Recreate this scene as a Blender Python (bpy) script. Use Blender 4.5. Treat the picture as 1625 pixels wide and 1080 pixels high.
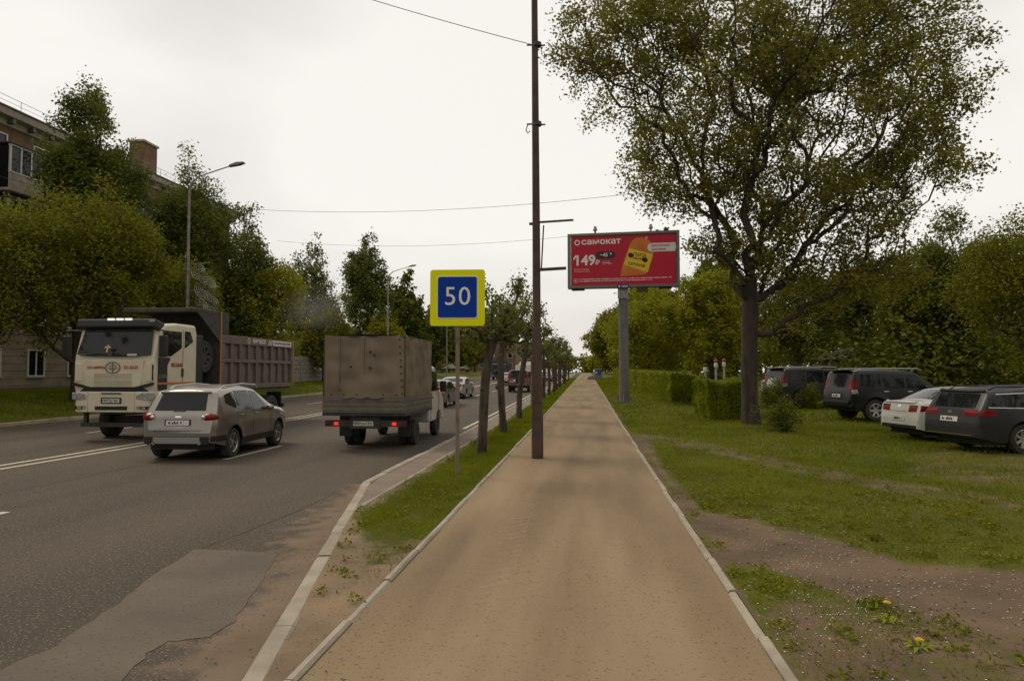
import bpy, bmesh, math, random
import numpy as np
from mathutils import Vector, Matrix, Euler
R = math.radians
for o in list(bpy.data.objects): bpy.data.objects.remove(o)
scene = bpy.context.scene
col = scene.collection
# ---------------------------------------------------------------- camera
HC = 1.98                      # camera height above the near road surface
FPX, CX, CY = 1106.0, 812.5, 540.0
YAW, PITCH = R(6.12), R(2.64)
cam_d = bpy.data.cameras.new('camera'); cam = bpy.data.objects.new('camera', cam_d); col.objects.link(cam)
cam_d.sensor_fit = 'HORIZONTAL'; cam_d.sensor_width = 36; cam_d.lens = FPX*36/1625
cam_d.clip_start = .05; cam_d.clip_end = 4000
cam.location = (0, 0, HC); cam.rotation_euler = (R(90)+PITCH, 0, YAW)
scene.camera = cam
# ---------------------------------------------------------------- world, sun, exposure
SUN_EL, SUN_AZ = R(50), R(-60)      # soft sun behind cloud, ahead on the left
w = bpy.data.worlds.new('World'); scene.world = w; w.use_nodes = True
nt = w.node_tree; nt.nodes.clear(); N = nt.nodes.new; K = nt.links.new
wo = N('ShaderNodeOutputWorld'); bg = N('ShaderNodeBackground'); sky = N('ShaderNodeTexSky')
sky.sky_type = 'NISHITA'; sky.sun_disc = False; sky.sun_elevation = SUN_EL; sky.sun_rotation = SUN_AZ
tc = N('ShaderNodeTexCoord'); mp = N('ShaderNodeMapping'); mp.inputs['Scale'].default_value = (1, 1, 2.2); mp.inputs['Location'].default_value = (-.15, .35, .1)
ns = N('ShaderNodeTexNoise'); ns.inputs['Scale'].default_value = 1.25; ns.inputs['Detail'].default_value = 5; ns.inputs['Roughness'].default_value = .45
cr = N('ShaderNodeValToRGB'); cr.color_ramp.elements[0].position = .36; cr.color_ramp.elements[0].color = (.56, .53, .49, 1)
cr.color_ramp.elements[1].position = .60; cr.color_ramp.elements[1].color = (.90, .86, .80, 1)
sc = N('ShaderNodeMix'); sc.data_type = 'RGBA'; sc.blend_type = 'MULTIPLY'; sc.inputs[0].default_value = 1; sc.inputs[7].default_value = (.1, .1, .1, 1)
mx = N('ShaderNodeMix'); mx.data_type = 'RGBA'; mx.inputs[0].default_value = .93
K(tc.outputs['Generated'], mp.inputs[0]); K(mp.outputs[0], ns.inputs[0]); K(ns.outputs[0], cr.inputs[0])
K(sky.outputs[0], sc.inputs[6]); K(sc.outputs[2], mx.inputs[6]); K(cr.outputs[0], mx.inputs[7]); K(mx.outputs[2], bg.inputs[0])
bg.inputs[1].default_value = 1.0; K(bg.outputs[0], wo.inputs[0])
sd = bpy.data.lights.new('sun', 'SUN'); sd.energy = 1.5; sd.angle = R(20); sd.color = (1, .90, .74)
sun = bpy.data.objects.new('sun', sd); col.objects.link(sun)
sun.rotation_euler = (R(90)-SUN_EL, 0, SUN_AZ + math.pi) if False else Vector((-math.sin(SUN_AZ)*math.cos(SUN_EL), -math.cos(SUN_AZ)*math.cos(SUN_EL), -math.sin(SUN_EL))).to_track_quat('-Z', 'Y').to_euler()
scene.view_settings.view_transform = 'Standard'; scene.view_settings.look = 'None'
scene.view_settings.exposure = 0.14; scene.view_settings.gamma = 1
# ---------------------------------------------------------------- helpers
MR = cam.rotation_euler.to_matrix()
def ray(px, py): return MR @ Vector(((px-CX)/FPX, (CY-py)/FPX, -1))
def at(px, py, z):                       # point where a pixel's ray meets height z
    r = ray(px, py); t = (z-HC)/r.z; return Vector((r.x*t, r.y*t, z))
def gz(y):                               # the street climbs gently away from the camera
    t = np.clip(np.asarray(y, float)-12, 0, 210); v = np.where(t < 20, .0085*t*t/40, .0085*(t-10)); return v if v.ndim else float(v)
def sst(a, b, x): t = np.clip((np.asarray(x, float)-a)/(b-a), 0, 1); return t*t*(3-2*t)
KY = [(-8, -1.83), (3.0, -1.83), (11.6, -3.79), (14, -3.79), (400, -3.79)]   # road-side face of the near kerb
def kerbx(y): return np.interp(y, [k[0] for k in KY], [k[1] for k in KY])
XF, XC = -20.6, -12.2                    # far kerb, centre line
def terr(x, y):                          # ground height
    x = np.asarray(x, float); y = np.asarray(y, float)
    right = .16 + .2*sst(1.6, 4, x)*sst(24, 40, y) + .05*np.sin(x*.7+1)*np.sin(y*.5)*sst(1.5, 4, x)
    left = .14 + .62*sst(XF-.4, XF-6, x)
    return gz(y) + np.where(x > kerbx(y), right, np.where(x < XF, left, 0.0))
_img = {}
def M(name, c, rough=.7, metal=0, c2=None, scale=4, det=6, bump=0, bscale=60, coat=0, fac=(.35, .65), stretch=(1, 1, 1), emit=0, spec=.5, attr=None, ca=None, trans=0, speck=None):
    m = bpy.data.materials.new(name); m.use_nodes = True; n = m.node_tree; b = n.nodes['Principled BSDF']; A = n.nodes.new; L = n.links.new
    b.inputs['Base Color'].default_value = (*c, 1); b.inputs['Roughness'].default_value = rough; b.inputs['Metallic'].default_value = metal
    b.inputs['Coat Weight'].default_value = coat; b.inputs['Specular IOR Level'].default_value = spec
    co = A('ShaderNodeTexCoord'); mpn = A('ShaderNodeMapping'); mpn.inputs['Scale'].default_value = stretch; L(co.outputs['Object'], mpn.inputs[0])
    out = None
    def noise(s, d, v=None):
        t = A('ShaderNodeTexNoise'); t.inputs['Scale'].default_value = s; t.inputs['Detail'].default_value = d; L(v or mpn.outputs[0], t.inputs[0]); return t.outputs[0]
    def ramp(src, lo, hi):
        t = A('ShaderNodeMapRange'); t.inputs[1].default_value = lo; t.inputs[2].default_value = hi; L(src, t.inputs[0]); return t.outputs[0]
    def mixc(f, a, bb):
        t = A('ShaderNodeMix'); t.data_type = 'RGBA'
        if hasattr(f, 'links'): L(f, t.inputs[0])
        else: t.inputs[0].default_value = f
        for s, i in ((a, 6), (bb, 7)):
            if hasattr(s, 'links'): L(s, t.inputs[i])
            else: t.inputs[i].default_value = (*s, 1)
        return t.outputs[2]
    out = c
    if c2 is not None: out = mixc(ramp(noise(scale, det), *fac), c, c2)
    if speck is not None:                  # fine aggregate grains: (colour, scale, threshold)
        out = mixc(ramp(noise(speck[1], 2, co.outputs['Object']), speck[2], speck[2]+.08), out, speck[0])
    if attr:                               # a painted mask roughened by noise decides where colour ca shows
        at_ = A('ShaderNodeAttribute'); at_.attribute_name = attr; nz = noise(3.2, 8, co.outputs['Object'])
        ad = A('ShaderNodeMath'); ad.operation = 'MULTIPLY_ADD'; L(nz, ad.inputs[0]); ad.inputs[1].default_value = 1.5; L(at_.outputs['Fac'], ad.inputs[2])
        ca2 = mixc(ramp(noise(1.7, 8, co.outputs['Object']), .3, .7), ca[0], ca[1])
        out = mixc(ramp(ad.outputs[0], 1.1, 1.45), out, ca2)
    if hasattr(out, 'links'): L(out, b.inputs['Base Color'])
    if bump:
        bp = A('ShaderNodeBump'); bp.inputs['Strength'].default_value = bump; bp.inputs['Distance'].default_value = .02
        L(noise(bscale, 6, co.outputs['Object']), bp.inputs['Height']); L(bp.outputs[0], b.inputs['Normal'])
    if emit: b.inputs['Emission Color'].default_value = (*c, 1); b.inputs['Emission Strength'].default_value = emit
    if trans:
        tr = A('ShaderNodeBsdfTranslucent'); ms = A('ShaderNodeMixShader'); ms.inputs[0].default_value = trans
        if hasattr(out, 'links'): L(out, tr.inputs[0])
        else: tr.inputs[0].default_value = (*c, 1)
        L(b.outputs[0], ms.inputs[1]); L(tr.outputs[0], ms.inputs[2]); L(ms.outputs[0], n.nodes['Material Output'].inputs[0])
    return m
def tag(o, label=None, cat=None, group=None, kind=None):
    for k, v in (('label', label), ('category', cat), ('group', group), ('kind', kind)):
        if v: o[k] = v
    return o
def empty(name, loc=(0, 0, 0), rz=0, label=None, cat=None, group=None):
    o = bpy.data.objects.new(name, None); col.objects.link(o); o.location = loc; o.rotation_euler = (0, 0, rz); o.empty_display_size = .2
    return tag(o, label, cat, group)
def link(name, me, mat, parent=None, loc=None, rot=None, bev=0):
    o = bpy.data.objects.new(name, me); col.objects.link(o)
    if mat is not None and not me.materials: me.materials.append(mat)
    if parent is not None: o.parent = parent
    if loc is not None: o.location = loc
    if rot is not None: o.rotation_euler = rot
    if bev:
        b = o.modifiers.new('bevel', 'BEVEL'); b.width = bev; b.segments = 2; b.limit_method = 'ANGLE'; b.angle_limit = R(40)
    return o
def copy_tree(o, parent=None):
    c = o.copy(); col.objects.link(c); c.parent = parent
    for ch in list(o.children): copy_tree(ch, c)
    return c
class MB:
    def __init__(s): s.v = []; s.f = []
    def add(s, vs, fs):
        b = len(s.v); s.v += [tuple(v) for v in vs]; s.f += [tuple(i+b for i in f) for f in fs]; return s
    def box(s, c, d, rz=0, rx=0, ry=0):
        m = Euler((rx, ry, rz)).to_matrix(); vs = []
        for x in (-.5, .5):
            for y in (-.5, .5):
                for z in (-.5, .5): vs.append(Vector(c) + m @ Vector((x*d[0], y*d[1], z*d[2])))
        return s.add(vs, [(0, 1, 3, 2), (4, 6, 7, 5), (0, 4, 5, 1), (2, 3, 7, 6), (0, 2, 6, 4), (1, 5, 7, 3)])
    def bb(s, x0, x1, y0, y1, z0, z1): return s.box(((x0+x1)/2, (y0+y1)/2, (z0+z1)/2), (x1-x0, y1-y0, z1-z0))
    def prism(s, poly, a0, a1, axis='x'):  # poly in the two other axes
        def p(u, v, a): return {'x': (a, u, v), 'y': (u, a, v), 'z': (u, v, a)}[axis]
        n = len(poly); return s.add([p(*q, a0) for q in poly]+[p(*q, a1) for q in poly],
            [tuple(range(n-1, -1, -1)), tuple(range(n, 2*n))]+[(i, (i+1) % n, n+(i+1) % n, n+i) for i in range(n)])
    def tube(s, pts, rad, n=8, cap=True):
        pts = [Vector(p) for p in pts]; rad = rad if hasattr(rad, '__len__') else [rad]*len(pts); rings = []; b = len(s.v); up = None
        for i, p in enumerate(pts):
            d = (pts[min(i+1, len(pts)-1)]-pts[max(i-1, 0)]).normalized()
            if up is None: up = d.orthogonal().normalized()
            a = (up-d*up.dot(d)).normalized(); up = a; c = d.cross(a)
            for k in range(n): s.v.append(tuple(p+(a*math.cos(2*math.pi*k/n)+c*math.sin(2*math.pi*k/n))*rad[i]))
        for i in range(len(pts)-1):
            for k in range(n): s.f.append((b+i*n+k, b+i*n+(k+1) % n, b+(i+1)*n+(k+1) % n, b+(i+1)*n+k))
        if cap: s.f.append(tuple(b+k for k in range(n-1, -1, -1))); s.f.append(tuple(b+(len(pts)-1)*n+k for k in range(n)))
        return s
    def lathe(s, prof, n=24, axis='z', c=(0, 0, 0)):  # prof: (r, h)
        b = len(s.v)
        for r, h in prof:
            for k in range(n):
                a = 2*math.pi*k/n; q = {'z': (r*math.cos(a), r*math.sin(a), h), 'x': (h, r*math.cos(a), r*math.sin(a)), 'y': (r*math.sin(a), h, r*math.cos(a))}[axis]
                s.v.append((q[0]+c[0], q[1]+c[1], q[2]+c[2]))
        for i in range(len(prof)-1):
            for k in range(n): s.f.append((b+i*n+k, b+i*n+(k+1) % n, b+(i+1)*n+(k+1) % n, b+(i+1)*n+k))
        return s
    def grid(s, fn, nu, nv):
        b = len(s.v)
        for i in range(nu+1):
            for j in range(nv+1): s.v.append(tuple(fn(i/nu, j/nv)))
        for i in range(nu):
            for j in range(nv): a = b+i*(nv+1)+j; s.f.append((a, a+nv+1, a+nv+2, a+1))
        return s
    def mesh(s, name, smooth=None):
        me = bpy.data.meshes.new(name); me.from_pydata(s.v, [], s.f); me.validate()
        bm = bmesh.new(); bm.from_mesh(me); bmesh.ops.recalc_face_normals(bm, faces=bm.faces); bm.to_mesh(me); bm.free()
        if smooth is not None:
            me.shade_smooth(); me.set_sharp_from_angle(angle=R(smooth))
        return me
    def build(s, name, mat, parent=None, smooth=None, bev=0, loc=None, rot=None): return link(name, s.mesh(name, smooth), mat, parent, loc, rot, bev)
def npmesh(name, V, F, mat=None, attr=None, smooth=False):   # numpy mesh, faces all of one size
    me = bpy.data.meshes.new(name); k = F.shape[1]
    me.vertices.add(len(V)); me.vertices.foreach_set('co', V.astype(np.float32).ravel())
    me.loops.add(F.size); me.loops.foreach_set('vertex_index', F.astype(np.int32).ravel())
    me.polygons.add(len(F)); me.polygons.foreach_set('loop_start', np.arange(0, F.size, k, dtype=np.int32))
    if attr:
        for nm, vals in attr.items():
            a = me.attributes.new(nm, 'FLOAT', 'POINT'); a.data.foreach_set('value', np.asarray(vals, np.float32))
    me.update(calc_edges=True); me.validate()
    if smooth: me.shade_smooth()
    if mat: me.materials.append(mat)
    return me
def text(s, size, mat, parent, loc, rot=(R(90), 0, 0), name='lettering', ext=.004, align='CENTER', bold=0, sx=1):
    cu = bpy.data.curves.new('t', 'FONT'); cu.body = s; cu.size = size; cu.extrude = ext; cu.align_x = align; cu.align_y = 'CENTER'; cu.offset = bold; cu.resolution_u = 3
    t = bpy.data.objects.new('t', cu); col.objects.link(t); dg = bpy.context.evaluated_depsgraph_get()
    me = bpy.data.meshes.new_from_object(t.evaluated_get(dg)); bpy.data.objects.remove(t); me.materials.clear(); me.name = name
    o = link(name, me, mat, parent, loc, rot); o.scale = (sx, 1, 1); return o
# ---------------------------------------------------------------- materials
DIRT = ((.165, .115, .072), (.10, .072, .048))
mt = dict(
 asphalt=M('road_asphalt', (.092, .073, .052), .85, c2=(.064, .051, .038), scale=.5, stretch=(1, .14, 1), bump=.5, bscale=90, speck=((.24, .20, .15), 42, .60), attr='dirt', ca=((.20, .145, .098), (.15, .107, .07)), spec=.2),
 patch=M('patch_asphalt', (.128, .103, .075), .75, c2=(.098, .079, .058), scale=1.2, bump=.2, bscale=120, spec=.2, speck=((.075, .06, .044), 30, .60)),
 path=M('path_asphalt', (.180, .130, .078), .9, c2=(.25, .184, .108), scale=.9, stretch=(1, .22, 1), bump=.25, bscale=110, fac=(.38, .62), speck=((.12, .085, .052), 38, .61), spec=.15),
 strip=M('strip_asphalt', (.20, .155, .112), .9, c2=(.16, .12, .088), scale=1.5, bump=.3, bscale=90),
 kerb=M('concrete_kerb', (.36, .31, .235), .9, c2=(.25, .21, .155), scale=3, bump=.4, bscale=45),
 lawn=M('lawn_soil', (.10, .10, .016), .95, c2=(.07, .072, .013), scale=1.2, bump=.7, bscale=25, attr='dirt', ca=DIRT, spec=.1),
 verge=M('verge_soil', (.085, .085, .028), .95, c2=(.065, .07, .02), scale=1.2, bump=.7, bscale=25, attr='dirt', ca=((.25, .18, .115), (.15, .108, .07)), spec=.1),
 ground=M('far_ground', (.07, .08, .025), .95, c2=(.05, .06, .018), scale=.3, spec=0),
 paint=M('road_paint', (.50, .44, .34), .8, c2=(.28, .245, .19), scale=9, fac=(.45, .75)),
 grass=M('grass_blade', (.225, .245, .012), .8, c2=(.13, .155, .009), scale=.55, trans=.35, spec=0),
 white=M('white_enamel', (.70, .67, .60), .45, c2=(.60, .565, .49), scale=3),
 black=M('black_plastic', (.014, .013, .012), .5), rubber=M('tyre_rubber', (.022, .020, .018), .85, c2=(.05, .043, .035), scale=6),
 dark=M('dark_steel', (.03, .026, .022), .7, c2=(.06, .05, .04), scale=5), glass=M('tinted_glass', (.012, .013, .013), .04, spec=.28),
 chrome=M('chrome', (.75, .73, .70), .18, 1), alloy=M('alloy', (.45, .44, .42), .35, .9), lampclear=M('clear_lamp', (.62, .61, .58), .1, .3, c2=(.25, .24, .23), scale=22),
 red=M('red_lamp', (.24, .006, .006), .25, c2=(.15, .005, .005), scale=20, spec=.25), redlit=M('lit_tail_lamp', (.9, .03, .02), .2, emit=.7), amber=M('orange_paint', (.48, .17, .02), .5),
 plate=M('number_plate', (.62, .60, .55), .5), ink=M('dark_ink', (.02, .02, .022), .6), redink=M('red_ink', (.38, .03, .02), .6), whiteink=M('white_ink', (.78, .76, .72), .6),
 steel=M('galvanised_steel', (.26, .235, .205), .55, .4, c2=(.17, .145, .12), scale=5), rust=M('rusty_brown_paint', (.085, .045, .026), .75, c2=(.05, .028, .018), scale=4, bump=.25, bscale=30),
 bark=M('bark', (.10, .075, .052), .95, c2=(.035, .026, .018), scale=9, stretch=(1, 1, .22), bump=1, bscale=14), barkd=M('dark_bark', (.065, .048, .033), .95, c2=(.03, .022, .016), scale=7, stretch=(1, 1, .25), bump=.9, bscale=18),
)
# ---------------------------------------------------------------- setting: ground, road, path
def psd(x, y, poly):                     # signed distance to a polygon, negative inside
    P = np.stack([x, y], -1)[..., None, :]; A = np.array(poly, float); B = np.roll(A, -1, 0); E = B-A
    t = np.clip(((P-A)*E).sum(-1)/(E*E).sum(-1), 0, 1); d = np.sqrt((((P-A)-t[..., None]*E)**2).sum(-1)).min(-1)
    yy = y[..., None]; c = ((A[:, 1] > yy) != (B[:, 1] > yy)) & (x[..., None] < (B[:, 0]-A[:, 0])*(yy-A[:, 1])/np.where(B[:, 1] == A[:, 1], 1e-9, B[:, 1]-A[:, 1])+A[:, 0])
    return np.where(c.sum(-1) % 2 == 1, -d, d)
def sheet(name, ys, us, xl, xr, zf, mat, attrs=None, kind='structure'):
    ys = np.asarray(ys, float); us = np.asarray(us, float); Y, U = np.meshgrid(ys, us, indexing='ij')
    X = xl(Y)+(xr(Y)-xl(Y))*U; Z = zf(X, Y); V = np.stack([X, Y, Z], -1).reshape(-1, 3); n, m = Y.shape
    i = (np.arange(n-1)[:, None]*m+np.arange(m-1)[None]).ravel(); F = np.stack([i, i+1, i+m+1, i+m], -1)
    me = npmesh(name, V, F, mat, {k: f(X.ravel(), Y.ravel()) for k, f in (attrs or {}).items()}, True)
    o = link(name, me, mat); o['kind'] = kind; return o
def cst(v): return lambda y: np.zeros_like(y)+v
YS = np.concatenate([np.arange(-8, 40, 1.), np.arange(40, 130, 5.), np.arange(130, 420, 20.)])
gx = [-900, -400, -150, -80, -50, -34, -27, -25, -23, -21.5, -20.7, -20.4, -2, 1.3, 2, 4, 8, 16, 30, 60, 150, 400, 900]
def gzf(x, y): return np.where((x > -20.5) & (x < 1.2), gz(y)-.15, terr(x, y)-.03)
GY = np.concatenate([[-60, -20], YS, [500, 800, 1500, 3000]])
X, Y = np.meshgrid(gx, GY); V = np.stack([X, Y, gzf(X, Y)], -1).reshape(-1, 3); m_ = len(gx)
i = (np.arange(len(GY)-1)[:, None]*m_+np.arange(m_-1)[None]).ravel()
tag(link('ground', npmesh('ground', V, np.stack([i, i+1, i+m_+1, i+m_], -1), mt['ground'], None, True), mt['ground']), kind='structure')
RY = np.concatenate([np.arange(-8, 26, .35), np.arange(26, 60, 2.), np.arange(60, 420, 10.)])
def road_dirt(x, y):
    e = kerbx(y)-x; return np.clip(1.05-e/np.interp(y, [3, 6, 9, 12.5, 16], [.9, 1.3, 1.1, .45, .25]), 0, 1)*.9+np.clip(1-(x-XF)/.7, 0, 1)*.6
sheet('road', RY, np.concatenate([np.linspace(0, .7, 20), np.linspace(.71, 1, 30)]), cst(XF), lambda y: kerbx(y)+.02, lambda x, y: gz(y), mt['asphalt'], {'dirt': road_dirt})
PX0, PX1 = -1.70, 1.15
pt = [at(*p, 0) for p in ((310, 871), (372, 873), (440, 879), (425, 905), (396, 948), (372, 985), (330, 1012), (262, 1018), (235, 1035), (190, 1085), (100, 1200), (-200, 1200), (-200, 1100), (0, 1062), (95, 1022), (108, 1008), (185, 960), (240, 915))]
random.seed(3); pp = []
for a, b in zip(pt, pt[1:]+pt[:1]):
    for k in range(4): q = a.lerp(b, k/4); pp.append((q.x+random.uniform(-.02, .02), q.y+random.uniform(-.02, .02)))
tag(MB().add([(x, y, .004) for x, y in pp], [tuple(range(len(pp)))]).build('road_patch', mt['patch']), kind='structure')
PY = np.concatenate([np.arange(-8, 60, 1.), np.arange(60, 230, 6.)])
pm = mt['path']; n = pm.node_tree; A = n.nodes.new; L = n.links.new        # sandy tyre-tread chevrons on the near left of the path
def mth(op, a, b=None, c=None):
    t = A('ShaderNodeMath'); t.operation = op
    for i, s in enumerate((a, b, c)):
        if s is None: continue
        if hasattr(s, 'links'): L(s, t.inputs[i])
        else: t.inputs[i].default_value = s
    return t.outputs[0]
co = A('ShaderNodeTexCoord'); sp = A('ShaderNodeSeparateXYZ'); L(co.outputs['Object'], sp.inputs[0])
xc = mth('ADD', sp.outputs[0], mth('MULTIPLY_ADD', sp.outputs[1], .02, .80)); ax = mth('ABSOLUTE', xc)
wv = mth('SINE', mth('MULTIPLY', mth('MULTIPLY_ADD', ax, -.9, sp.outputs[1]), 30.))
inb = mth('MULTIPLY', mth('LESS_THAN', ax, .27), mth('LESS_THAN', mth('ABSOLUTE', mth('SUBTRACT', sp.outputs[1], 7.2)), 2.6))
nz = A('ShaderNodeTexNoise'); nz.inputs['Scale'].default_value = 2.2; nz.inputs['Detail'].default_value = 4; L(co.outputs['Object'], nz.inputs[0])
fac = mth('MULTIPLY', mth('MULTIPLY', inb, mth('MULTIPLY_ADD', wv, .5, .3)), mth('MULTIPLY_ADD', nz.outputs[0], 2.6, -.7)); fac.node.use_clamp = True
sand = A('ShaderNodeTexNoise'); sand.inputs['Scale'].default_value = .8; sand.inputs['Detail'].default_value = 7; mp2 = A('ShaderNodeMapping'); mp2.inputs['Scale'].default_value = (2.2, .2, 1); L(co.outputs['Object'], mp2.inputs[0]); L(mp2.outputs[0], sand.inputs[0])
f2 = mth('MULTIPLY_ADD', sand.outputs[0], 3.6, -1.55); f2.node.use_clamp = True
f3 = mth('MAXIMUM', mth('MULTIPLY', f2, .55), mth('MULTIPLY', fac, .5))
bs = n.nodes['Principled BSDF']; src = bs.inputs['Base Color'].links[0].from_socket
mxx = A('ShaderNodeMix'); mxx.data_type = 'RGBA'; L(f3, mxx.inputs[0]); L(src, mxx.inputs[6]); mxx.inputs[7].default_value = (.33, .24, .155, 1); L(mxx.outputs[2], bs.inputs['Base Color'])
sheet('footpath', PY, np.linspace(0, 1, 8), cst(PX0), cst(PX1), lambda x, y: gz(y)+.16+.012*(1-((x+.27)/1.43)**2), pm)
XE = -3.11                               # thin edging between the asphalt strip and the verge
sheet('kerb_strip', np.concatenate([np.arange(9.3, 60, 1.), np.arange(60, 230, 8.)]), [0, 1], lambda y: np.minimum(kerbx(y)+.14, XE-.03), cst(XE-.02), lambda x, y: gz(y)+.13, mt['strip'])
VY = np.concatenate([np.arange(-8, 30, .18), np.arange(30, 60, 2.), np.arange(60, 230, 8.)])
def vl(y): return np.where(y < 9.2, kerbx(y)+.14, XE+.05)
def vdirt(x, y):
    g = np.clip((y-5.6)/3.0, .12, 1)*np.clip((x-vl(y))/.5+.2, 0, 1)*.95
    return np.clip(1-g, 0, 1)
sheet('verge', VY, np.linspace(0, 1, 14), vl, cst(PX0-.07), lambda x, y: gz(y)+.15+.02*np.sin(x*5)*np.sin(y*2.3), mt['verge'], {'dirt': vdirt})
def wp(pts): return [tuple(at(px, py, .16)[:2]) for px, py in pts]
D1 = wp([(1000, 690), (1030, 700), (1060, 750), (1112, 808), (1200, 825), (1330, 858), (1440, 892), (1625, 905), (1800, 930), (1800, 1060), (1625, 1030), (1480, 985), (1340, 945), (1290, 925), (1180, 900), (1135, 880), (1085, 800), (1040, 745), (1005, 700)])
D2 = wp([(985, 686), (1100, 700), (1240, 728), (1400, 762), (1625, 798), (1800, 815), (1800, 840), (1625, 816), (1400, 780), (1240, 742), (1100, 712), (985, 694)])
D3 = wp([(1480, 720), (1700, 715), (1800, 760), (1560, 770), (1450, 750)])
def ldirt(x, y):
    a = np.clip(.5-psd(x, y, D1)/.35, 0, 1); b = np.clip(.5-psd(x, y, D2)/.6, 0, .52); c = np.clip(.5-psd(x, y, D3)/1.2, 0, .45)
    near = np.clip((7.0-y)/1.6, 0, 1)*.62; sp_ = np.clip(1-(x-PX1-.1)/.25, 0, 1)*.6*(y < 40)
    return np.maximum.reduce([a, b, c, near, sp_])
LY = np.concatenate([np.arange(-8, 3, .6), np.arange(3, 22, .12), np.arange(22, 44, .5), np.arange(44, 120, 4.), np.arange(120, 230, 12.)])
sheet('lawn', LY, np.concatenate([np.linspace(0, .3, 70), np.linspace(.305, 1, 50)]), cst(PX1+.08), cst(32), terr, mt['lawn'], {'dirt': ldirt})
def lfd(x, y): return np.clip((x-XF+1.3)/1.0, 0, 1)*.75
sheet('far_lawn', np.concatenate([np.arange(5, 60, 1.), np.arange(60, 230, 8.)]), np.concatenate([np.linspace(0, .6, 6), np.linspace(.65, 1, 12)]), cst(-48), cst(XF-.17), terr, mt['lawn'], {'dirt': lfd})
# painted markings
def strip(x0, x1, y0, y1, name='lane_marking'):
    ys = np.arange(y0, y1+.01, max(1.5, (y1-y0)/60)); v = []; f = []
    for k, y in enumerate(ys): v += [(x0, y, float(gz(y))+.005), (x1, y, float(gz(y))+.005)]
    for k in range(len(ys)-1): f.append((2*k, 2*k+1, 2*k+3, 2*k+2))
    tag(MB().add(v, f).build(name, mt['paint']), kind='structure')
strip(-12.52, -12.37, 0, 230, 'centre_line'); strip(-12.06, -11.91, 0, 230, 'centre_line'); strip(-4.33, -4.2, 24, 230, 'edge_line')
for xx in (-8.22, -16.2):
    for k in range(18): strip(xx-.07, xx+.07, 6.2+k*9-(3 if xx < -10 else 0), 9.3+k*9-(3 if xx < -10 else 0))
# kerb stones
def stones(name, pts, h, wd, n1, mat, zb, ln=1.0, side=1):
    root = None; rng = random.Random(5); rest = MB(); path = [Vector((x, y)) for y, x in pts]; seg = 0; k = 0
    root = empty(name, (0, 0, 0)); root['kind'] = 'structure'
    for a, b in zip(path, path[1:]):
        d = (b-a); Ls = d.length; d.normalize(); nn = Vector((d.y, -d.x))*side; cnt = max(1, round(Ls/ln)) if Ls < 60 else int(Ls/ln)
        for j in range(cnt):
            p0 = a+d*(Ls*j/cnt+.006); p1 = a+d*(Ls*(j+1)/cnt-.006)
            if p1.y > 230: break
            g0, g1 = gz(p0.y), gz(p1.y); dz = rng.uniform(-.008, .008); sh = nn*rng.uniform(-.008, .008); q = .018
            vs = []
            for p, g in ((p0, g0), (p1, g1)):
                for off, z in ((0, -.12), (0, h-q), (q, h), (wd-q, h), (wd, h-q), (wd, -.12)):
                    c = p+sh+nn*off; vs.append((c.x, c.y, g+zb+z+dz))
            fs = [(0, 1, 2, 3, 4, 5), (11, 10, 9, 8, 7, 6)]+[(i, i+6, (i+1) % 6+6, (i+1) % 6) for i in range(6)]
            if k < n1 and p1.y > 2: MB().add(vs, fs).build('kerb_stone', mat, root); k += 1
            else: rest.add(vs, fs)
    if rest.v: tag(rest.build('kerb_stone_run', mat, root), kind='stuff')
stones('road_kerb', [KY[1], KY[2], (60, -3.79), (231, -3.79)], .15, .15, 40, mt['kerb'], 0)
stones('far_road_kerb', [(5, XF), (60, XF), (231, XF)], .16, .16, 0, mt['kerb'], 0, side=-1)
stones('path_edging', [(2, PX0), (40, PX0), (231, PX0)], .035, .075, 24, mt['kerb'], .15, side=-1)
stones('path_edging_right', [(2, PX1), (40, PX1), (231, PX1)], .035, .075, 24, mt['kerb'], .15, side=1)
stones('verge_edging', [(9.35, XE), (40, XE), (231, XE)], .05, .07, 20, mt['kerb'], .12, side=1)

seam = M('tar_seam', (.045, .038, .03), .8, spec=.2)
def crack(name, pts, wd, seed, zo=.0025):
    r_ = random.Random(seed); v = []; f = []; P = []
    for (xa, ya), (xb, yb) in zip(pts, pts[1:]):
        n_ = max(2, int(math.hypot(xb-xa, yb-ya)/.25)); P += [(xa+(xb-xa)*k/n_+r_.gauss(0, .018), ya+(yb-ya)*k/n_) for k in range(n_)]
    for k, (x_, y_) in enumerate(P): w_ = wd*r_.uniform(.3, 1.2); z_ = float(gz(y_))+zo+(.012*(1-((x_+.27)/1.43)**2) if zo > .1 else 0); v += [(x_-w_, y_+w_*.4, z_), (x_+w_, y_-w_*.4, z_)]
    for k in range(len(P)-1): f.append((2*k, 2*k+1, 2*k+3, 2*k+2))
    tag(MB().add(v, f).build(name, seam), kind='structure')
crack('road_seam', [(-9.55, 2), (-9.5, 14), (-9.6, 60)], .014, 1); crack('road_seam', [(-4.35, 7.4), (-4.12, 9.5), (-4.1, 13), (-4.15, 30)], .012, 2); crack('road_seam', [(-12.9, 9), (-13.0, 40)], .012, 3)
crack('road_crack', [(-20, 15.5), (-17, 16.3), (-14.5, 15.9), (-12.6, 16.4)], .010, 4); crack('road_crack', [(-8.9, 9.4), (-7.4, 9.9), (-6.2, 9.5), (-4.8, 10.1)], .006, 5)

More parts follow.
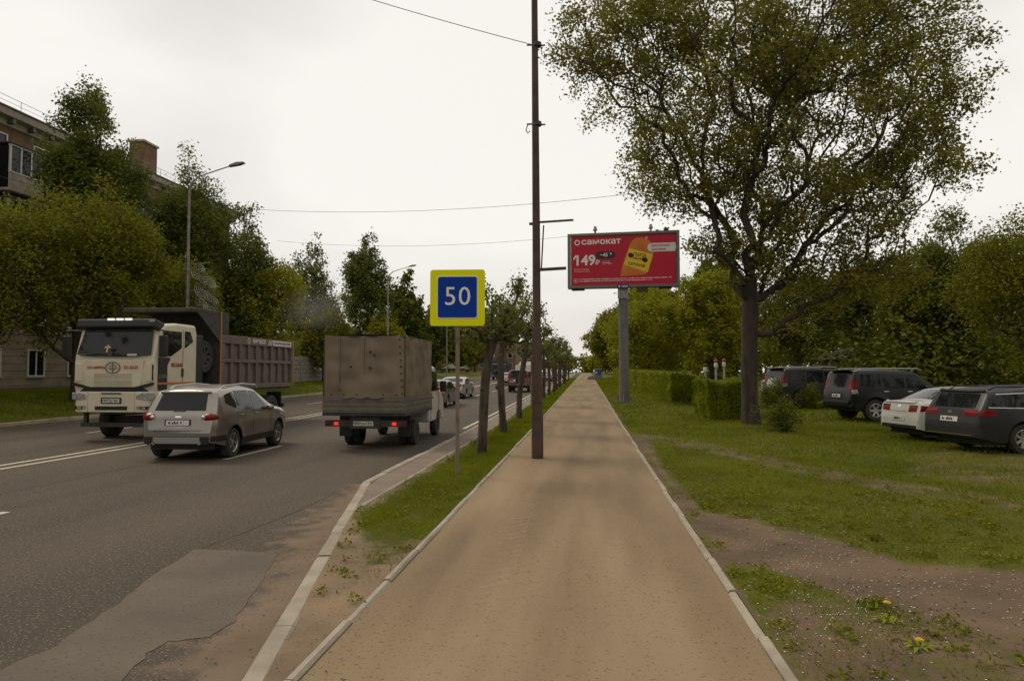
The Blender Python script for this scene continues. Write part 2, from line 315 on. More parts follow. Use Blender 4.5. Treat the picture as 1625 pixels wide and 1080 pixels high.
# ---------------------------------------------------------------- vegetation
def leafmat(name, a, b, tr=.3): return M(name, a, .6, c2=b, scale=.9, det=3, trans=tr, spec=.05, fac=(.3, .7))
LM = dict(elm=leafmat('elm_leaf', (.27, .25, .045), (.165, .16, .028)), dark=leafmat('dark_leaf', (.14, .155, .022), (.085, .098, .015)), poplar=leafmat('poplar_leaf', (.16, .18, .032), (.10, .118, .02)),
  lime=leafmat('maple_leaf', (.33, .32, .022), (.21, .215, .016)), olive=leafmat('olive_leaf', (.22, .22, .020), (.135, .142, .014)), hedge=leafmat('hedge_leaf', (.29, .32, .022), (.17, .20, .015)))
def leaves(C, n, sig, size, rng, flat=.5, droop=0, zmin=-1e9):
    idx = rng.integers(0, len(C), n); s = np.asarray(sig)*np.ones(3); p = C[idx]+rng.normal(0, 1, (n, 3))*s; p = p[p[:, 2] > zmin]; n = len(p)
    a = rng.normal(0, 1, (n, 3)); a[:, 2] = a[:, 2]*flat-droop; a /= np.linalg.norm(a, axis=1)[:, None]
    b = np.cross(a, rng.normal(0, 1, (n, 3))); b /= np.linalg.norm(b, axis=1)[:, None]; z = size*rng.uniform(.6, 1.35, (n, 1))
    t = np.cross(a, b)*z*.12
    V = np.stack([p-a*z*.5, p+b*z*.32+t, p+a*z*.55, p-b*z*.32+t], 1).reshape(-1, 3); i = np.arange(n)*4
    return V, np.stack([i, i+1, i+2, i+3], -1)
def mst(trunk, pts, bf=.35):
    pos = [np.array(p, float) for p in trunk]; par = list(range(-1, len(trunk)-1)); pl = [0.]
    for k in range(1, len(trunk)): pl.append(pl[-1]+np.linalg.norm(pos[k]-pos[k-1]))
    pts = np.asarray(pts, float); best = np.full(len(pts), 1e18); who = np.zeros(len(pts), int); on = np.ones(len(pts), bool)
    def upd(k):
        d = np.linalg.norm(pts-pos[k], axis=1); c = d*(1+.25*np.maximum(0, pos[k][2]-pts[:, 2])/np.maximum(d, .01))+bf*pl[k]; m = c < best; best[m] = c[m]; who[m] = k
    for k in range(max(0, len(trunk)//3), len(trunk)): upd(k)
    for _ in range(len(pts)):
        j = int(np.argmin(np.where(on, best, 1e18))); on[j] = False; p = who[j]; pos.append(pts[j]); par.append(p); pl.append(pl[p]+np.linalg.norm(pts[j]-pos[p])); best[j] = 1e18; upd(len(pos)-1); best[~on] = 1e18
    return np.array(pos), par
def wood(pos, par, nt, r_base, r_tip, flare=1.35, gnarl=.0, rng=None):
    n = len(pos); cnt = np.ones(n)
    for k in range(n-1, 0, -1): cnt[par[k]] += cnt[k]
    p = math.log(r_base/r_tip)/math.log(cnt[0]); r = r_tip*cnt**p; r[0] *= flare
    mb = MB(); ch = {}
    for k in range(1, n): ch.setdefault(par[k], []).append(k)
    mb.tube(pos[:nt], [r[k] for k in range(nt)], 12)
    for k in range(nt, n):
        a, b = pos[par[k]], pos[k]; L_ = np.linalg.norm(b-a); side = 7 if r[k] > .06 else 4
        r0 = min(r[par[k]]*.85, r[k]*1.25); mid = (a+b)/2+(rng.normal(0, .07*L_, 3) if rng is not None else 0)+np.array([0, 0, -.04*L_])
        mb.tube([a, mid, b], [r0, (r0+r[k])/2, r[k]], side, False)
    return mb, r, cnt
def crown_pts(blobs, n, rng, shell=.5):
    vol = np.array([b[3]*b[4]*b[5] for b in blobs])**.75; out = []
    for b, m in zip(blobs, rng.multinomial(n, vol/vol.sum())):
        d = rng.normal(0, 1, (m, 3)); d /= np.linalg.norm(d, axis=1)[:, None]; rr = rng.uniform(shell**3, 1, m)**(1/3); rr *= 1+.26*np.sin(d[:, 0]*5+d[:, 2]*7+b[0])*np.cos(d[:, 1]*6+b[2])
        out.append(np.array(b[:3])+d*rr[:, None]*np.array(b[3:]))
    return np.concatenate(out)
def tree(name, label, base, blobs, h_trunk, r, lm, n_pts=140, n_leaf=9000, leaf=.24, sig=.42, seed=1, group=None, bark='barkd', lean=(0, 0), cat='tree', flat=.6, droop=.15, tip=.012, trunk=None):
    rng = np.random.default_rng(seed); e = empty(name, base, 0, label, cat, group); ts = trunk or [(lean[0]*t*t*h_trunk+.06*math.sin(4*t+seed)*t, lean[1]*t*t*h_trunk+.05*math.cos(5*t), h_trunk*t-.1*(t == 0)) for t in np.linspace(0, 1, 7)]
    C = crown_pts(blobs, n_pts, rng); pos, par = mst(ts, C); mb, rr, cnt = wood(pos, par, len(ts), r, tip, rng=rng)
    mb.build('trunk', mt[bark], e, 60)
    tw = pos[len(ts):][cnt[len(ts):] <= 5]; V, F = leaves(tw, n_leaf, sig, leaf, rng, flat, droop)
    link('crown', npmesh('crown', V, F, LM[lm]), LM[lm], e); return e
def gb(x, y): return (x, y, float(terr(x, y))-.02)
def atx(px, X):                                   # where the vertical plane of a pixel column crosses a given X
    r = ray(px, 560); return X, r.y/r.x*X
def ztop(py, y, px): r = ray(px, py); return HC+r.z/r.y*y
def mass(px0, px1, py0, X, name, label, lm, seed, spires=0, dens=1., zlow=2.2, leaf=.23, group='trees along the far side of the road', cat='tree'):
    """a street tree whose crown spans the pixel columns px0-px1 up to row py0 when it stands at lateral position X"""
    pxc = (px0+px1)/2; x, y = atx(pxc, X); b = gb(x, y); d = (ray(pxc, 560)*(y/ray(pxc, 560).y)).length
    wd = (px1-px0)/FPX*d*.93/2; H = ztop(py0, y, pxc)-b[2]; rng = random.Random(seed); bl = []; body = H*(.82 if spires else .94)
    bl.append((0, 0, (zlow+body)/2, wd*.85, wd*.85, (body-zlow)/2))
    for k in range(6): a = k*1.05+rng.random(); q = rng.uniform(.4, .66); bl.append((math.cos(a)*wd*q, math.sin(a)*wd*q, zlow+(body-zlow)*rng.uniform(.18, .8), wd*.45, wd*.45, (body-zlow)*.22))
    for k in range(spires): a = rng.random()*6.3; q = wd*.5*(k > 0); hh = H*(1 if k == 0 else rng.uniform(.8, .95)); bl.append((math.cos(a)*q, math.sin(a)*q, hh-H*.17, wd*.2+.2, wd*.2+.2, H*.17))
    vol = wd*wd*(body-zlow); leaf = max(.125, .0034*d)*leaf/.23; n = int(min(60000, max(12000, 480*vol**.8*dens*(.2/leaf)**1.4)))
    return tree(name, label, b, bl, H*.5, .13+.012*H, lm, int(380+min(320, 2*vol)), n, leaf, min(.29, wd*.11), seed, group, cat=cat)
G1 = 'trees along the far side of the road'
mass(-120, 70, 300, -25.0, 'maple_tree', 'yellow-green spreading maple cut by the left edge of the picture', 'olive', 11, 0, 1.3, 2.6)
mass(10, 235, 288, -24.2, 'maple_tree', 'broad olive-green maple in front of the brick house, behind the dump truck cab', 'olive', 12, 0, 1.4, 2.6)
mass(62, 222, 128, -28.5, 'poplar_tree', 'tall dark poplar with thin spires beside the brick chimney', 'poplar', 13, 4, 2.2, 5)
mass(228, 372, 232, -27.0, 'poplar_tree', 'dark poplar with several spires right behind the near street lamp', 'poplar', 14, 3, 1.4, 4)
mass(325, 440, 318, -25.6, 'poplar_tree', 'poplar with ragged crown just right of the near street lamp ornament', 'poplar', 15, 1, 1.3, 3)
mass(205, 345, 405, -23.6, 'maple_tree', 'low dark green tree behind the dump truck body', 'olive', 16, 0, 1.3, 1.6)
mass(345, 478, 408, -24.6, 'maple_tree', 'light green bushy maple above the tail of the dump truck body', 'lime', 17, 0, 1.3, 1.4)
mass(452, 540, 372, -28.0, 'poplar_tree', 'loose poplar above the ribbed grey fence', 'poplar', 18, 2, 1.2, 3)
mass(470, 560, 480, -25.5, 'maple_tree', 'low green tree directly behind the canvas top of the light truck', 'olive', 19, 0, 1.3, 1.5)
mass(540, 628, 362, -27.5, 'poplar_tree', 'poplar with twin spires above the canvas-topped truck', 'poplar', 20, 3, 1.3, 3)
mass(572, 640, 500, -25.0, 'maple_tree', 'small yellow-green tree at the foot of the second street lamp', 'lime', 21, 0, 1.2, 1.2)
mass(610, 682, 428, -26.5, 'poplar_tree', 'dark poplar just left of the speed sign', 'dark', 22, 2, 1.2, 2.5, .3)
mass(655, 725, 470, -25.5, 'poplar_tree', 'poplar half hidden behind the speed sign', 'poplar', 23, 1, 1.2, 2, .3)
mass(700, 752, 515, -27, 'maple_tree', 'far green street tree seen below the speed sign, left of its post', 'olive', 24, 0, 1.2, 1.8, .4)
mass(735, 772, 535, -28, 'maple_tree', 'far green street tree between the speed sign post and first pollard', 'olive', 25, 0, 1.1, 2.0, .45)
mass(775, 812, 540, -30, 'maple_tree', 'far street tree seen between the first and third pollard trunks', 'lime', 26, 0, 1.1, 2, .55)
mass(815, 850, 545, -34, 'maple_tree', 'farthest street tree left of the rusty pole', 'olive', 27, 0, 1.1, 2, .7)
G2 = 'park trees on the right'
def park(x, y, Rr, H, lm, seed, label):
    rng = random.Random(seed); bl = [(0, 0, H*.55, Rr*.75, Rr*.75, H*.40)]
    for k in range(8): a = k*.785+rng.random()*.5; q = rng.uniform(.45, .7)*Rr; bl.append((math.cos(a)*q, math.sin(a)*q, H*rng.uniform(.25, .78), Rr*.38, Rr*.38, H*.18))
    tree('maple_tree', label, gb(x, y), bl, H*.5, .2, lm, 380, 26000, max(.16, .0032*y), .45, seed, G2)
park(6.6, 76, 5.2, 10.5, 'lime', 131, 'yellow-green maple left of the billboard post, over the far hedge'); park(6.4, 112, 6.5, 11.5, 'olive', 132, 'farther leafy maple whose crown leans over the end of the path'); park(7.5, 165, 8.5, 13, 'lime', 133, 'farthest maple at the end of the footpath, right of the vanishing point')
mass(985, 1100, 432, 10.5, 'maple_tree', 'bright yellow-green maple directly behind the billboard', 'lime', 32, 0, 1.5, .9, .24, G2)
mass(1070, 1190, 420, 12.5, 'maple_tree', 'yellow-green maple right of the billboard, behind the hedge', 'lime', 33, 0, 1.4, .9, .24, G2)
mass(995, 1085, 352, 19, 'poplar_tree', 'tall tree peeking over the top edge of the billboard', 'poplar', 34, 0, 1.2, 4, .35, G2)
mass(1090, 1190, 395, 18, 'poplar_tree', 'dark tree left of the elm trunk behind the maples', 'dark', 35, 0, 1.3, 2, .3, G2)
mass(1195, 1335, 425, 13.5, 'maple_tree', 'dark tree right of the elm trunk above the spare-wheel off-roader', 'dark', 36, 0, 1.5, 2.3, .22, G2)
mass(1300, 1430, 400, 20, 'poplar_tree', 'dark tree above the black off-roader, behind the low shed', 'dark', 37, 0, 1.4, 3.2, .3, G2)
mass(1395, 1500, 380, 19, 'poplar_tree', 'dark olive tree behind the white sedan', 'olive', 38, 0, 1.4, 1.9, .25, G2)
mass(1440, 1580, 318, 21, 'willow_tree', 'grey-green tree with wispy top above the dark estate car', 'poplar', 39, 3, 1.4, 2.3, .25, G2)
mass(1540, 1760, 335, 17.5, 'maple_tree', 'dark green tree cut by the right edge of the picture', 'olive', 40, 0, 1.5, 2.0, .2, G2)
# filler behind: woods that read as one mass
def woods(name, x0, x1, y0, y1, h, lm, n, seed, leaf=.8, label='distant belt of dark trees reading as one green mass'):
    rng = np.random.default_rng(seed); c = np.stack([rng.uniform(x0, x1, 260), rng.uniform(y0, y1, 260), np.zeros(260)], -1); c[:, 2] = terr(c[:, 0], c[:, 1])+h*rng.uniform(.08, .95, 260)**.8*rng.uniform(.7, 1, 260)
    V, F = leaves(c, n, (1.6, 1.6, .9), leaf, rng); o = link(name, npmesh(name, V, F, LM[lm]), LM[lm])
    tag(o, label, 'woods', kind='stuff')
woods('far_and_added_woods', 24, 60, 50, 75, 9, 'dark', 22000, 1, .5); woods('far_and_added_woods', 17, 44, 40, 52, 4.2, 'dark', 30000, 11, .3); woods('far_and_added_woods', 12, 40, 95, 150, 11, 'olive', 16000, 2, .8); woods('far_and_added_woods', -75, -30, 150, 215, 11, 'dark', 16000, 3, .9)
woods('far_and_added_woods', -46, -38, 62, 140, 8, 'dark', 14000, 4, .6); woods('far_and_added_woods', 13, 45, -38, 6, 15, 'dark', 30000, 8, .5, 'added unseen belt of dark trees beside and behind the camera, shading the lawn'); woods('far_and_added_woods', -46, -25, -40, 12, 14, 'dark', 26000, 9, .5, 'added unseen belt of dark trees across the road behind the camera, darkening reflections'); woods('far_and_added_woods', -70, 60, 300, 330, 8, 'olive', 14000, 6, 1.3); None  # belts beside the camera are unseen, added to darken car reflections and shade the lawn
# the big elm
bx, by = at(1193, 676, .16)[:2]
tr = [(0, 0, -.1), (-.05, 0, .8), (-.06, .02, 2.0), (-.02, .03, 3.2), (.02, .05, 4.3), (.05, .02, 5.2)]
bl = [(-1.0, 0, 11.5, 4.2, 4.0, 3.2), (3.0, .3, 10.5, 4.0, 4.0, 3.6), (1.0, 0, 14.5, 5.2, 4.5, 3.6), (-3.8, -.2, 13.4, 2.6, 2.6, 1.5), (-5.2, -.4, 13.6, 1.7, 1.6, 1.2), (5.4, 0, 12.5, 2.0, 2.2, 3.4), (5.6, .2, 8.8, 1.8, 2, 1.2), (-1.7, .3, 8.9, 2.3, 2.2, 1.3), (-1.5, .2, 7.9, 1.7, 1.6, .75), (2.2, -.2, 7.4, 2.8, 2.4, 1.4), (4.4, 0, 6.2, 1.2, 1.4, 1.3), (.9, .2, 5.6, 2.0, 1.8, 1.0), (1.6, .4, 4.4, 1.5, 1.2, .9), (3.4, .5, 4.6, 1.2, 1.2, .9), (4.6, .3, 5.2, 1.2, 1.2, 1.0), (-1.0, .2, 6.4, 1.0, 1.2, .7), (.3, 0, 6.6, 2.0, 1.7, 1.0), (2.4, .2, 5.7, 2.0, 1.6, 1.1), (1.2, .9, 3.6, 1.0, .8, .7)]
tree('elm_tree', 'huge spreading elm with a dark trunk on the lawn beside the parked cars', (bx, by, .14), bl, 5.2, .27, 'elm', 2600, 135000, .112, (.24, .24, .20), 77, None, 'barkd', droop=.35, tip=.010, trunk=tr)
# pollarded limes
mtp = LM['poplar']; LM['pollard'] = leafmat('pollard_leaf', (.20, .21, .055), (.12, .135, .032))
def pollard(px, py, h, hc, w, label, seed, lean=.0, n=1500, d=None, knobs=12):
    if d is None: p = at(px, py, .15); x, y = p.x, p.y
    else: x, y = px, d
    rng = np.random.default_rng(seed); e = empty('pollarded_tree', (x, y, float(gz(y))+.14), 0, label, 'tree', 'pollarded trees in the verge')
    tr = [(lean*t**1.3*h+.045*math.sin(5*t+seed), .05*math.sin(3*t+seed*2), h*t-.06*(t == 0)) for t in np.linspace(0, 1, 8)]; tp = np.array(tr[-1]); C = []
    for k in range(knobs):
        a = k*2.4+rng.uniform(-.3, .3); q = w*rng.uniform(.35, 1); zz = rng.uniform(-.15, 1)*hc; base = tp+np.array([math.cos(a)*q*.5, math.sin(a)*q*.5, zz*.45]); C.append(base)
        C.append(tp+np.array([math.cos(a)*q, math.sin(a)*q, zz])); C.append(C[-1]+np.array([math.cos(a)*.1, math.sin(a)*.1, rng.uniform(.1, .25)]))
    pos, par = mst(tr, C, .25); mb, rr, cnt = wood(pos, par, len(tr), .108, .028, 1.3, rng=rng)
    for k in range(len(tr), len(pos)):
        if rng.random() < .6: s = rng.uniform(.04, .085); mb.lathe([(0, -s), (s*.8, -s*.5), (s, 0), (s*.7, s*.6), (0, s)], 6, 'z', tuple(pos[k]))
    for k in range(1, 8): s = rng.uniform(.06, .12); q = np.array(tr[k])+rng.normal(0, .06, 3)*(1, 1, .6); mb.lathe([(0, -s), (s*.9, -s*.4), (s, .2*s), (0, s)], 6, 'z', tuple(q))
    mb.build('trunk', mt['bark'], e, 60); V, F = leaves(pos[len(tr):], n, .13, .085 if n > 900 else .15, rng, .9)
    link('crown', npmesh('crown', V, F, LM['pollard']), LM['pollard'], e)
pollard(760, 720, 2.55, .95, .8, 'first pollarded tree from the camera, thick trunk right beside the speed sign', 1, .13, 2300)
pollard(797, 688, 3.2, 1.3, .85, 'second pollarded tree from the camera, straight trunk with bushy tufts', 2, 0, 2500)
pollard(824, 668, 3.1, 1.2, .9, 'third pollarded tree from the camera, dark bent trunk left of the rusty pole', 3, .08, 2200)
od = ['fourth', 'fifth', 'sixth', 'seventh', 'eighth', 'ninth', 'tenth', 'eleventh', 'twelfth', 'thirteenth']
for k, y in enumerate((35.5, 43, 49, 54.5, 60, 66, 72, 79, 87, 96)):
    pollard(-2.62+.06*math.sin(k*3), 0, 2.7+.2*math.sin(k*2), 1.25, 1.0, od[k]+' pollarded tree from the camera in the row along the footpath', 10+k, .03*math.sin(k*5), 800, y, 9)
# hedges: clipped boxes of leaves round woody stems
def hedge(x0, x1, y0, y1, h, n, label, seed, leaf=.075):
    rng = np.random.default_rng(seed); z0 = float(terr((x0+x1)/2, (y0+y1)/2)); e = empty('clipped_hedge', ((x0+x1)/2, (y0+y1)/2, z0-.02), 0, label, 'hedge', 'clipped hedges on the lawn'); a, b = (x1-x0)/2, (y1-y0)/2
    p = np.stack([rng.uniform(-a, a, n), rng.uniform(-b, b, n), rng.uniform(.05, h, n)], -1); f = rng.integers(0, 4, n); dp = np.abs(rng.normal(0, .10, n))
    p[f == 0, 0] = (-a+dp[f == 0]); p[f == 1, 2] = h-dp[f == 1]; q = (f == 2); sg = np.where(rng.random(n) < .75, -1, 1); p[q, 1] = (sg*(b-dp))[q]; q = (f == 3); p[q, 0] = a-dp[q]
    p += .09*np.sin(p[:, [1, 2, 0]]*3.1+seed)+.05*np.sin(p[:, [2, 0, 1]]*7.7)+rng.normal(0, .025, (n, 3)); p[:, 2] += .06*rng.random(n)*(f == 1); g = np.array([gz(v) for v in [y0+b]])[0]; p[:, 2] += gz(p[:, 1]+(y0+y1)/2)-g
    V, F = leaves(p, n, .0, leaf, rng); link('foliage', npmesh('foliage', V, F, LM['hedge']), LM['hedge'], e)
    m = MB()
    for k in range(int(60*min(1, b/4)+12)): x, y = rng.uniform(-a*.8, a*.8), rng.uniform(-b*.95, b*.95); m.tube([(x, y, gz(y+(y0+y1)/2)-g-.1), (x+.1, y+.05, h*.5), (x+rng.uniform(-.2, .2), y+rng.uniform(-.2, .2), h*.88)], [.035, .025, .01], 5)
    tag(m.build('stems', mt['barkd'], e), kind='stuff')
hedge(4.0, 5.7, 34, 58, 1.36, 70000, 'long clipped hedge running back from behind the billboard post', 3)
hedge(4.0, 5.7, 58.3, 110, 1.35, 26000, 'far end of the clipped hedge beyond the billboard post', 4, .13)
hedge(4.5, 6.1, 27, 30.2, 1.45, 40000, 'separate square clipped hedge block left of the elm trunk', 5, .06)
def bush(px, py, w, h, n, label, seed, lm='olive', d=None):
    p = at(px, py, .16); rng = np.random.default_rng(seed); e = empty('bush', gb(p.x, p.y), 0, label, 'bush', 'bushes by the elm')
    C = np.stack([rng.normal(0, w*.42, 70), rng.normal(0, w*.42, 70), np.abs(rng.normal(.45*h, .27*h, 70))], -1); pos, par = mst([(0, 0, -.05), (0, 0, .1)], C, .2); mb, r, c = wood(pos, par, 2, .03, .005, 1, rng=rng)
    mb.build('stems', mt['barkd'], e); V, F = leaves(pos[2:], n, .11, .06, rng, zmin=.02); link('foliage', npmesh('foliage', V, F, LM[lm]), LM[lm], e)
bush(1240, 688, .55, .95, 4200, 'low dark bush at the right foot of the elm', 1, 'dark'); bush(1285, 655, .5, 1.15, 4200, 'rounded bush between the elm and the black off-roader', 2, 'olive'); bush(1225, 655, .7, 1.3, 5000, 'small bush close behind the elm trunk', 3, 'dark')
# grass
def blades(name, regions, mask, label, seed, hs=1.0):
    rng = np.random.default_rng(seed); Vs = []
    for (x0, x1, y0, y1, dens, wd, h) in regions:
        n = int((x1-x0)*(y1-y0)*dens); x = rng.uniform(x0, x1, n); y = rng.uniform(y0, y1, n); m = mask(x, y)
        cl = np.sin(x*2.1+np.sin(y*1.7)*1.3)*np.sin(y*2.3+np.sin(x*1.9))+.5*np.sin(x*7+y*3)*np.sin(y*6.3-x*2); k = rng.random(n) < np.clip(1.25-m*1.75+.28*cl*(m > .12), 0, 1); x, y, cl = x[k], y[k], cl[k]; n = len(x)
        z = terr(x, y)-.005; a = rng.uniform(0, 6.283, n); hh = h*hs*rng.uniform(.45, 1.25, n)*(1+.22*cl); ln = hh*rng.uniform(.15, .8, n); b = rng.uniform(0, 6.283, n); w_ = wd*rng.uniform(.6, 1.3, n)
        p = np.stack([x, y, z], -1); dx = np.stack([np.cos(a)*w_, np.sin(a)*w_, 0*a], -1); t = np.stack([np.cos(b)*ln, np.sin(b)*ln, hh], -1)
        Vs.append(np.stack([p-dx/2, p+dx/2, p+t], 1).reshape(-1, 3))
    V = np.concatenate(Vs); o = link(name, npmesh(name, V, np.arange(len(V)).reshape(-1, 3), mt['grass']), mt['grass']); tag(o, label, 'grass', kind='stuff')
blades('lawn_grass', [(1.25, 9, 3.2, 9, 1500, .007, .05), (1.25, 13, 9, 16, 750, .011, .065), (1.25, 20, 16, 27, 240, .022, .085), (1.25, 28, 27, 50, 60, .05, .11), (1.25, 4.2, 50, 110, 40, .09, .12)], ldirt, 'short green grass and weeds on the lawn right of the footpath', 5)
blades('verge_grass', [(-3.4, -1.8, 5, 12, 2200, .007, .07), (-3.05, -1.8, 12, 22, 1100, .012, .09), (-3.05, -1.8, 22, 45, 320, .03, .11), (-3.05, -1.8, 45, 120, 60, .08, .13)], lambda x, y: np.where(x < vl(y)+.03, 2, vdirt(x, y)), 'green grass strip between the footpath and the road', 6)
blades('far_lawn_grass', [(-34, -20.9, 18, 70, 70, .05, .12)], lfd, 'mown grass beyond the far kerb', 7)
rng = np.random.default_rng(8)
def scatter(name, n, fn, size, mat, label, seed, flat=True):
    rng = np.random.default_rng(seed); x, y = fn(rng, n); z = terr(x, y)+.006; m = MB()
    z = np.where((x > PX0) & (x < PX1), gz(y)+.172, np.where(x < kerbx(y), gz(y)+.004, z))
    for a, b, c in zip(x, y, z):
        s = size*rng.uniform(.5, 1.5); t = rng.uniform(0, 6.28); h = s*(.12 if flat else .55)
        m.add([(a+s*math.cos(t), b+s*math.sin(t), c), (a-s*math.sin(t)*.7, b+s*math.cos(t)*.7, c), (a-s*math.cos(t), b-s*math.sin(t), c), (a+s*math.sin(t)*.8, b-s*math.cos(t)*.8, c), (a, b, c+h)], [(0, 1, 4), (1, 2, 4), (2, 3, 4), (3, 0, 4)])
    tag(m.build(name, mat), label, name.replace('_', ' '), kind='stuff')
scatter('fallen_petals', 3000, lambda r, n: (lambda c, k: (PX1+.12+np.abs(c[k, 0]+r.normal(0, .3, n)), c[k, 1]+r.normal(0, .25, n)))(np.stack([np.abs(r.normal(0, 3.4, 110)), 3.6+r.gamma(2, 2.4, 110)], -1), r.integers(0, 110, n)), .006, mt['whiteink'], 'tiny pale petals strewn over grass and soil', 2)
scatter('gravel', 900, lambda r, n: (lambda y: (np.where(r.random(n) < .6, kerbx(y)-np.abs(r.normal(0, .5, n))-.02, kerbx(y)+.18+r.random(n)*.5), y))(3+r.gamma(2, 2.2, n)), .006, mt['dark'], 'dark grit lying along the near kerb', 3, False)
scatter('soil_clods', 700, lambda r, n: (PX1+.2+np.abs(r.normal(1.5, 1.6, n)), 3.6+r.gamma(2, 1.5, n)), .010, mt['bark'], 'small clods of soil on the bare ground', 4, False)
scatter('path_grit', 60, lambda r, n: (r.uniform(PX0+.1, PX1-.1, n), r.uniform(3.5, 12, n)), .006, mt['dark'], 'scattered dark grit on the footpath', 5, False)
ym = M('dandelion_yellow', (.72, .45, .01), .7)
for px, py, h, lb in ((1408, 985, .15, 'taller of the two yellow dandelions on the bare soil, with a leaf rosette'), (1459, 1028, .07, 'shorter yellow dandelion nearest the bottom right corner')):
    p = at(px, py, .16); e = empty('dandelion', gb(p.x, p.y), px, lb, 'flower', 'dandelions on the bare soil')
    MB().tube([(0, 0, -.01), (.008, 0, h*.6), (.004, 0, h)], .0035, 6).build('stem', LM['lime'], e); m = MB()
    for ring, (r, zz, n) in enumerate(((.026, 0, 18), (.019, .006, 14), (.011, .011, 9))):
        for k in range(n): a = 6.283*k/n+ring*.2; m.add([(0, 0, h+zz), (r*math.cos(a-.15), r*math.sin(a-.15), h+zz+.006), (r*1.1*math.cos(a), r*1.1*math.sin(a), h+zz+.005), (r*math.cos(a+.15), r*math.sin(a+.15), h+zz+.006)], [(0, 1, 2, 3)])
    m.build('flower_head', ym, e)
    for k in range(9): a = k*.7; l = .13+.03*math.sin(k*2); c, s = math.cos(a), math.sin(a); MB().add([(0, 0, .01), (c*l*.5-s*.016, s*l*.5+c*.016, .045), (c*l, s*l, .03), (c*l*.5+s*.016, s*l*.5-c*.016, .045)], [(0, 1, 2, 3)]).build('leaf', LM['hedge'], e)

# broad-leaved weeds among the grass
wr = np.random.default_rng(21); wx = np.concatenate([PX1+.15+np.abs(wr.normal(0, 3.2, 520)), wr.uniform(-2.9, -1.85, 110)]); wy = np.concatenate([3.6+wr.gamma(2, 2.6, 520), wr.uniform(5.4, 16, 110)]); kk = (wx > vl(wy)+.05) & (ldirt(wx, wy) < .75); wx, wy = wx[kk], wy[kk]
wc = np.stack([wx, wy, terr(wx, wy)+.03], -1); V, F = leaves(wc, len(wc)*24, (.05, .05, .016), .036, wr, .5); tag(link('weeds', npmesh('weeds', V, F, LM['olive']), LM['olive']), 'low broad-leaved weeds scattered through the grass', 'weeds', kind='stuff')
# ---------------------------------------------------------------- buildings
brick = M('brick_wall', (.175, .105, .052), .9, c2=(.115, .065, .034), scale=2.5, bump=.3, bscale=12); cream = M('cream_stucco', (.30, .245, .16), .9, c2=(.235, .19, .125), scale=1.2)
trim = M('pale_trim', (.42, .37, .29), .85, c2=(.30, .26, .20), scale=3); roofm = M('sheet_roof', (.10, .085, .07), .6, c2=(.07, .055, .045), scale=2); frame = M('white_frame', (.60, .57, .52), .5)
bh = empty('brick_house', (-34, 20, 0), 0, 'five storey red-brick house with pale ground floor, behind the left trees', 'house')
HT, Y0, Y1 = 17.2, -6, 43; zb = .5
MB().bb(-14, 0, Y0, Y1, 4.3, HT).build('wall', brick, bh); MB().bb(-14, .06, Y0-.06, Y1+.06, 1.1, 4.298).build('ground_floor_wall', cream, bh); MB().bb(-14, .14, Y0-.14, Y1+.14, zb-.4, 1.1).build('plinth', M('plinth_render', (.15, .12, .09), .95, c2=(.10, .08, .06), scale=2), bh, bev=.03)
for k in range(7): MB().bb(.06, .085, Y0, Y1, 1.2+k*.44, 1.58+k*.44).build('stone_course', cream, bh, bev=.02)
MB().bb(-14.1, .12, Y0-.1, Y1+.1, 4.3, 4.55).build('string_course', trim, bh, bev=.03)
co_ = MB().prism([(0, HT-.75), (.18, HT-.7), (.25, HT-.4), (.7, HT-.3), (.8, HT), (.8, HT+.08), (-14.8, HT+.08), (-14.8, HT)], Y0-.6, Y1+.6, 'y').build('cornice', trim, bh)
for k in range(33): MB().bb(.02, .62, Y0+.4+k*1.5, Y0+.62+k*1.5, HT-.62, HT-.31).build('bracket', roofm, co_)
rf = MB().prism([(.9, HT+.08), (.9, HT+.16), (-7, HT+2.6), (-14.9, HT+.16), (-14.9, HT+.08)], Y0-.7, Y1+.7, 'y').build('roof', roofm, bh)
for yc, zc in ((32.6, HT+3.3),):
    MB().bb(-2.5, -1.3, yc-.9, yc+.9, HT+.3, zc).build('chimney', brick, rf); MB().bb(-2.62, -1.18, yc-1.02, yc+1.02, zc, zc+.18).build('chimney_cap', trim, rf, bev=.03)
m = MB()
for k in range(26): m.tube([(.65, Y0+k*1.95, HT+.15), (.65, Y0+k*1.95, HT+.8)], .015, 4)
m.tube([(.65, Y0, HT+.8), (.65, Y1, HT+.8)], .015, 4); m.tube([(.65, Y0, HT+.5), (.65, Y1, HT+.5)], .012, 4); m.build('roof_railing', mt['steel'], rf)
an = MB().tube([(-1.2, 3.8, HT+.4), (-1.2, 3.8, HT+3)], .025, 6).tube([(-1.2, 3, HT+2.9), (-1.2, 5, HT+2.9)], .015, 5)
for k in range(5): an.tube([(-1.6+.05*k, 3.1+k*.4, HT+2.9), (-.8-.05*k, 3.1+k*.4, HT+2.9)], .01, 4)
an.build('aerial', mt['steel'], rf)
for fl in range(5):
    z = 1.75+fl*3.15
    for k in range(14):
        y = Y0+2+k*3.3; wd = 1.35; f_ = MB().bb(.02, .1, y, y+wd, z, z+.07).bb(.02, .1, y, y+wd, z+1.58, z+1.65).bb(.02, .1, y, y+.07, z+.07, z+1.58).bb(.02, .1, y+wd-.07, y+wd, z+.07, z+1.58).bb(.02, .09, y+.64, y+.70, z+.07, z+1.58)
        wn = f_.build('window', frame, bh); x_ = .06 if fl == 0 else 0; wn.location.x = x_; MB().bb(.012, .03, y+.05, y+wd-.05, z+.05, z+1.6).build('pane', mt['glass'], wn); MB().bb(0, .2, y-.08, y+wd+.08, z-.09, z-.01).build('sill', trim, wn)
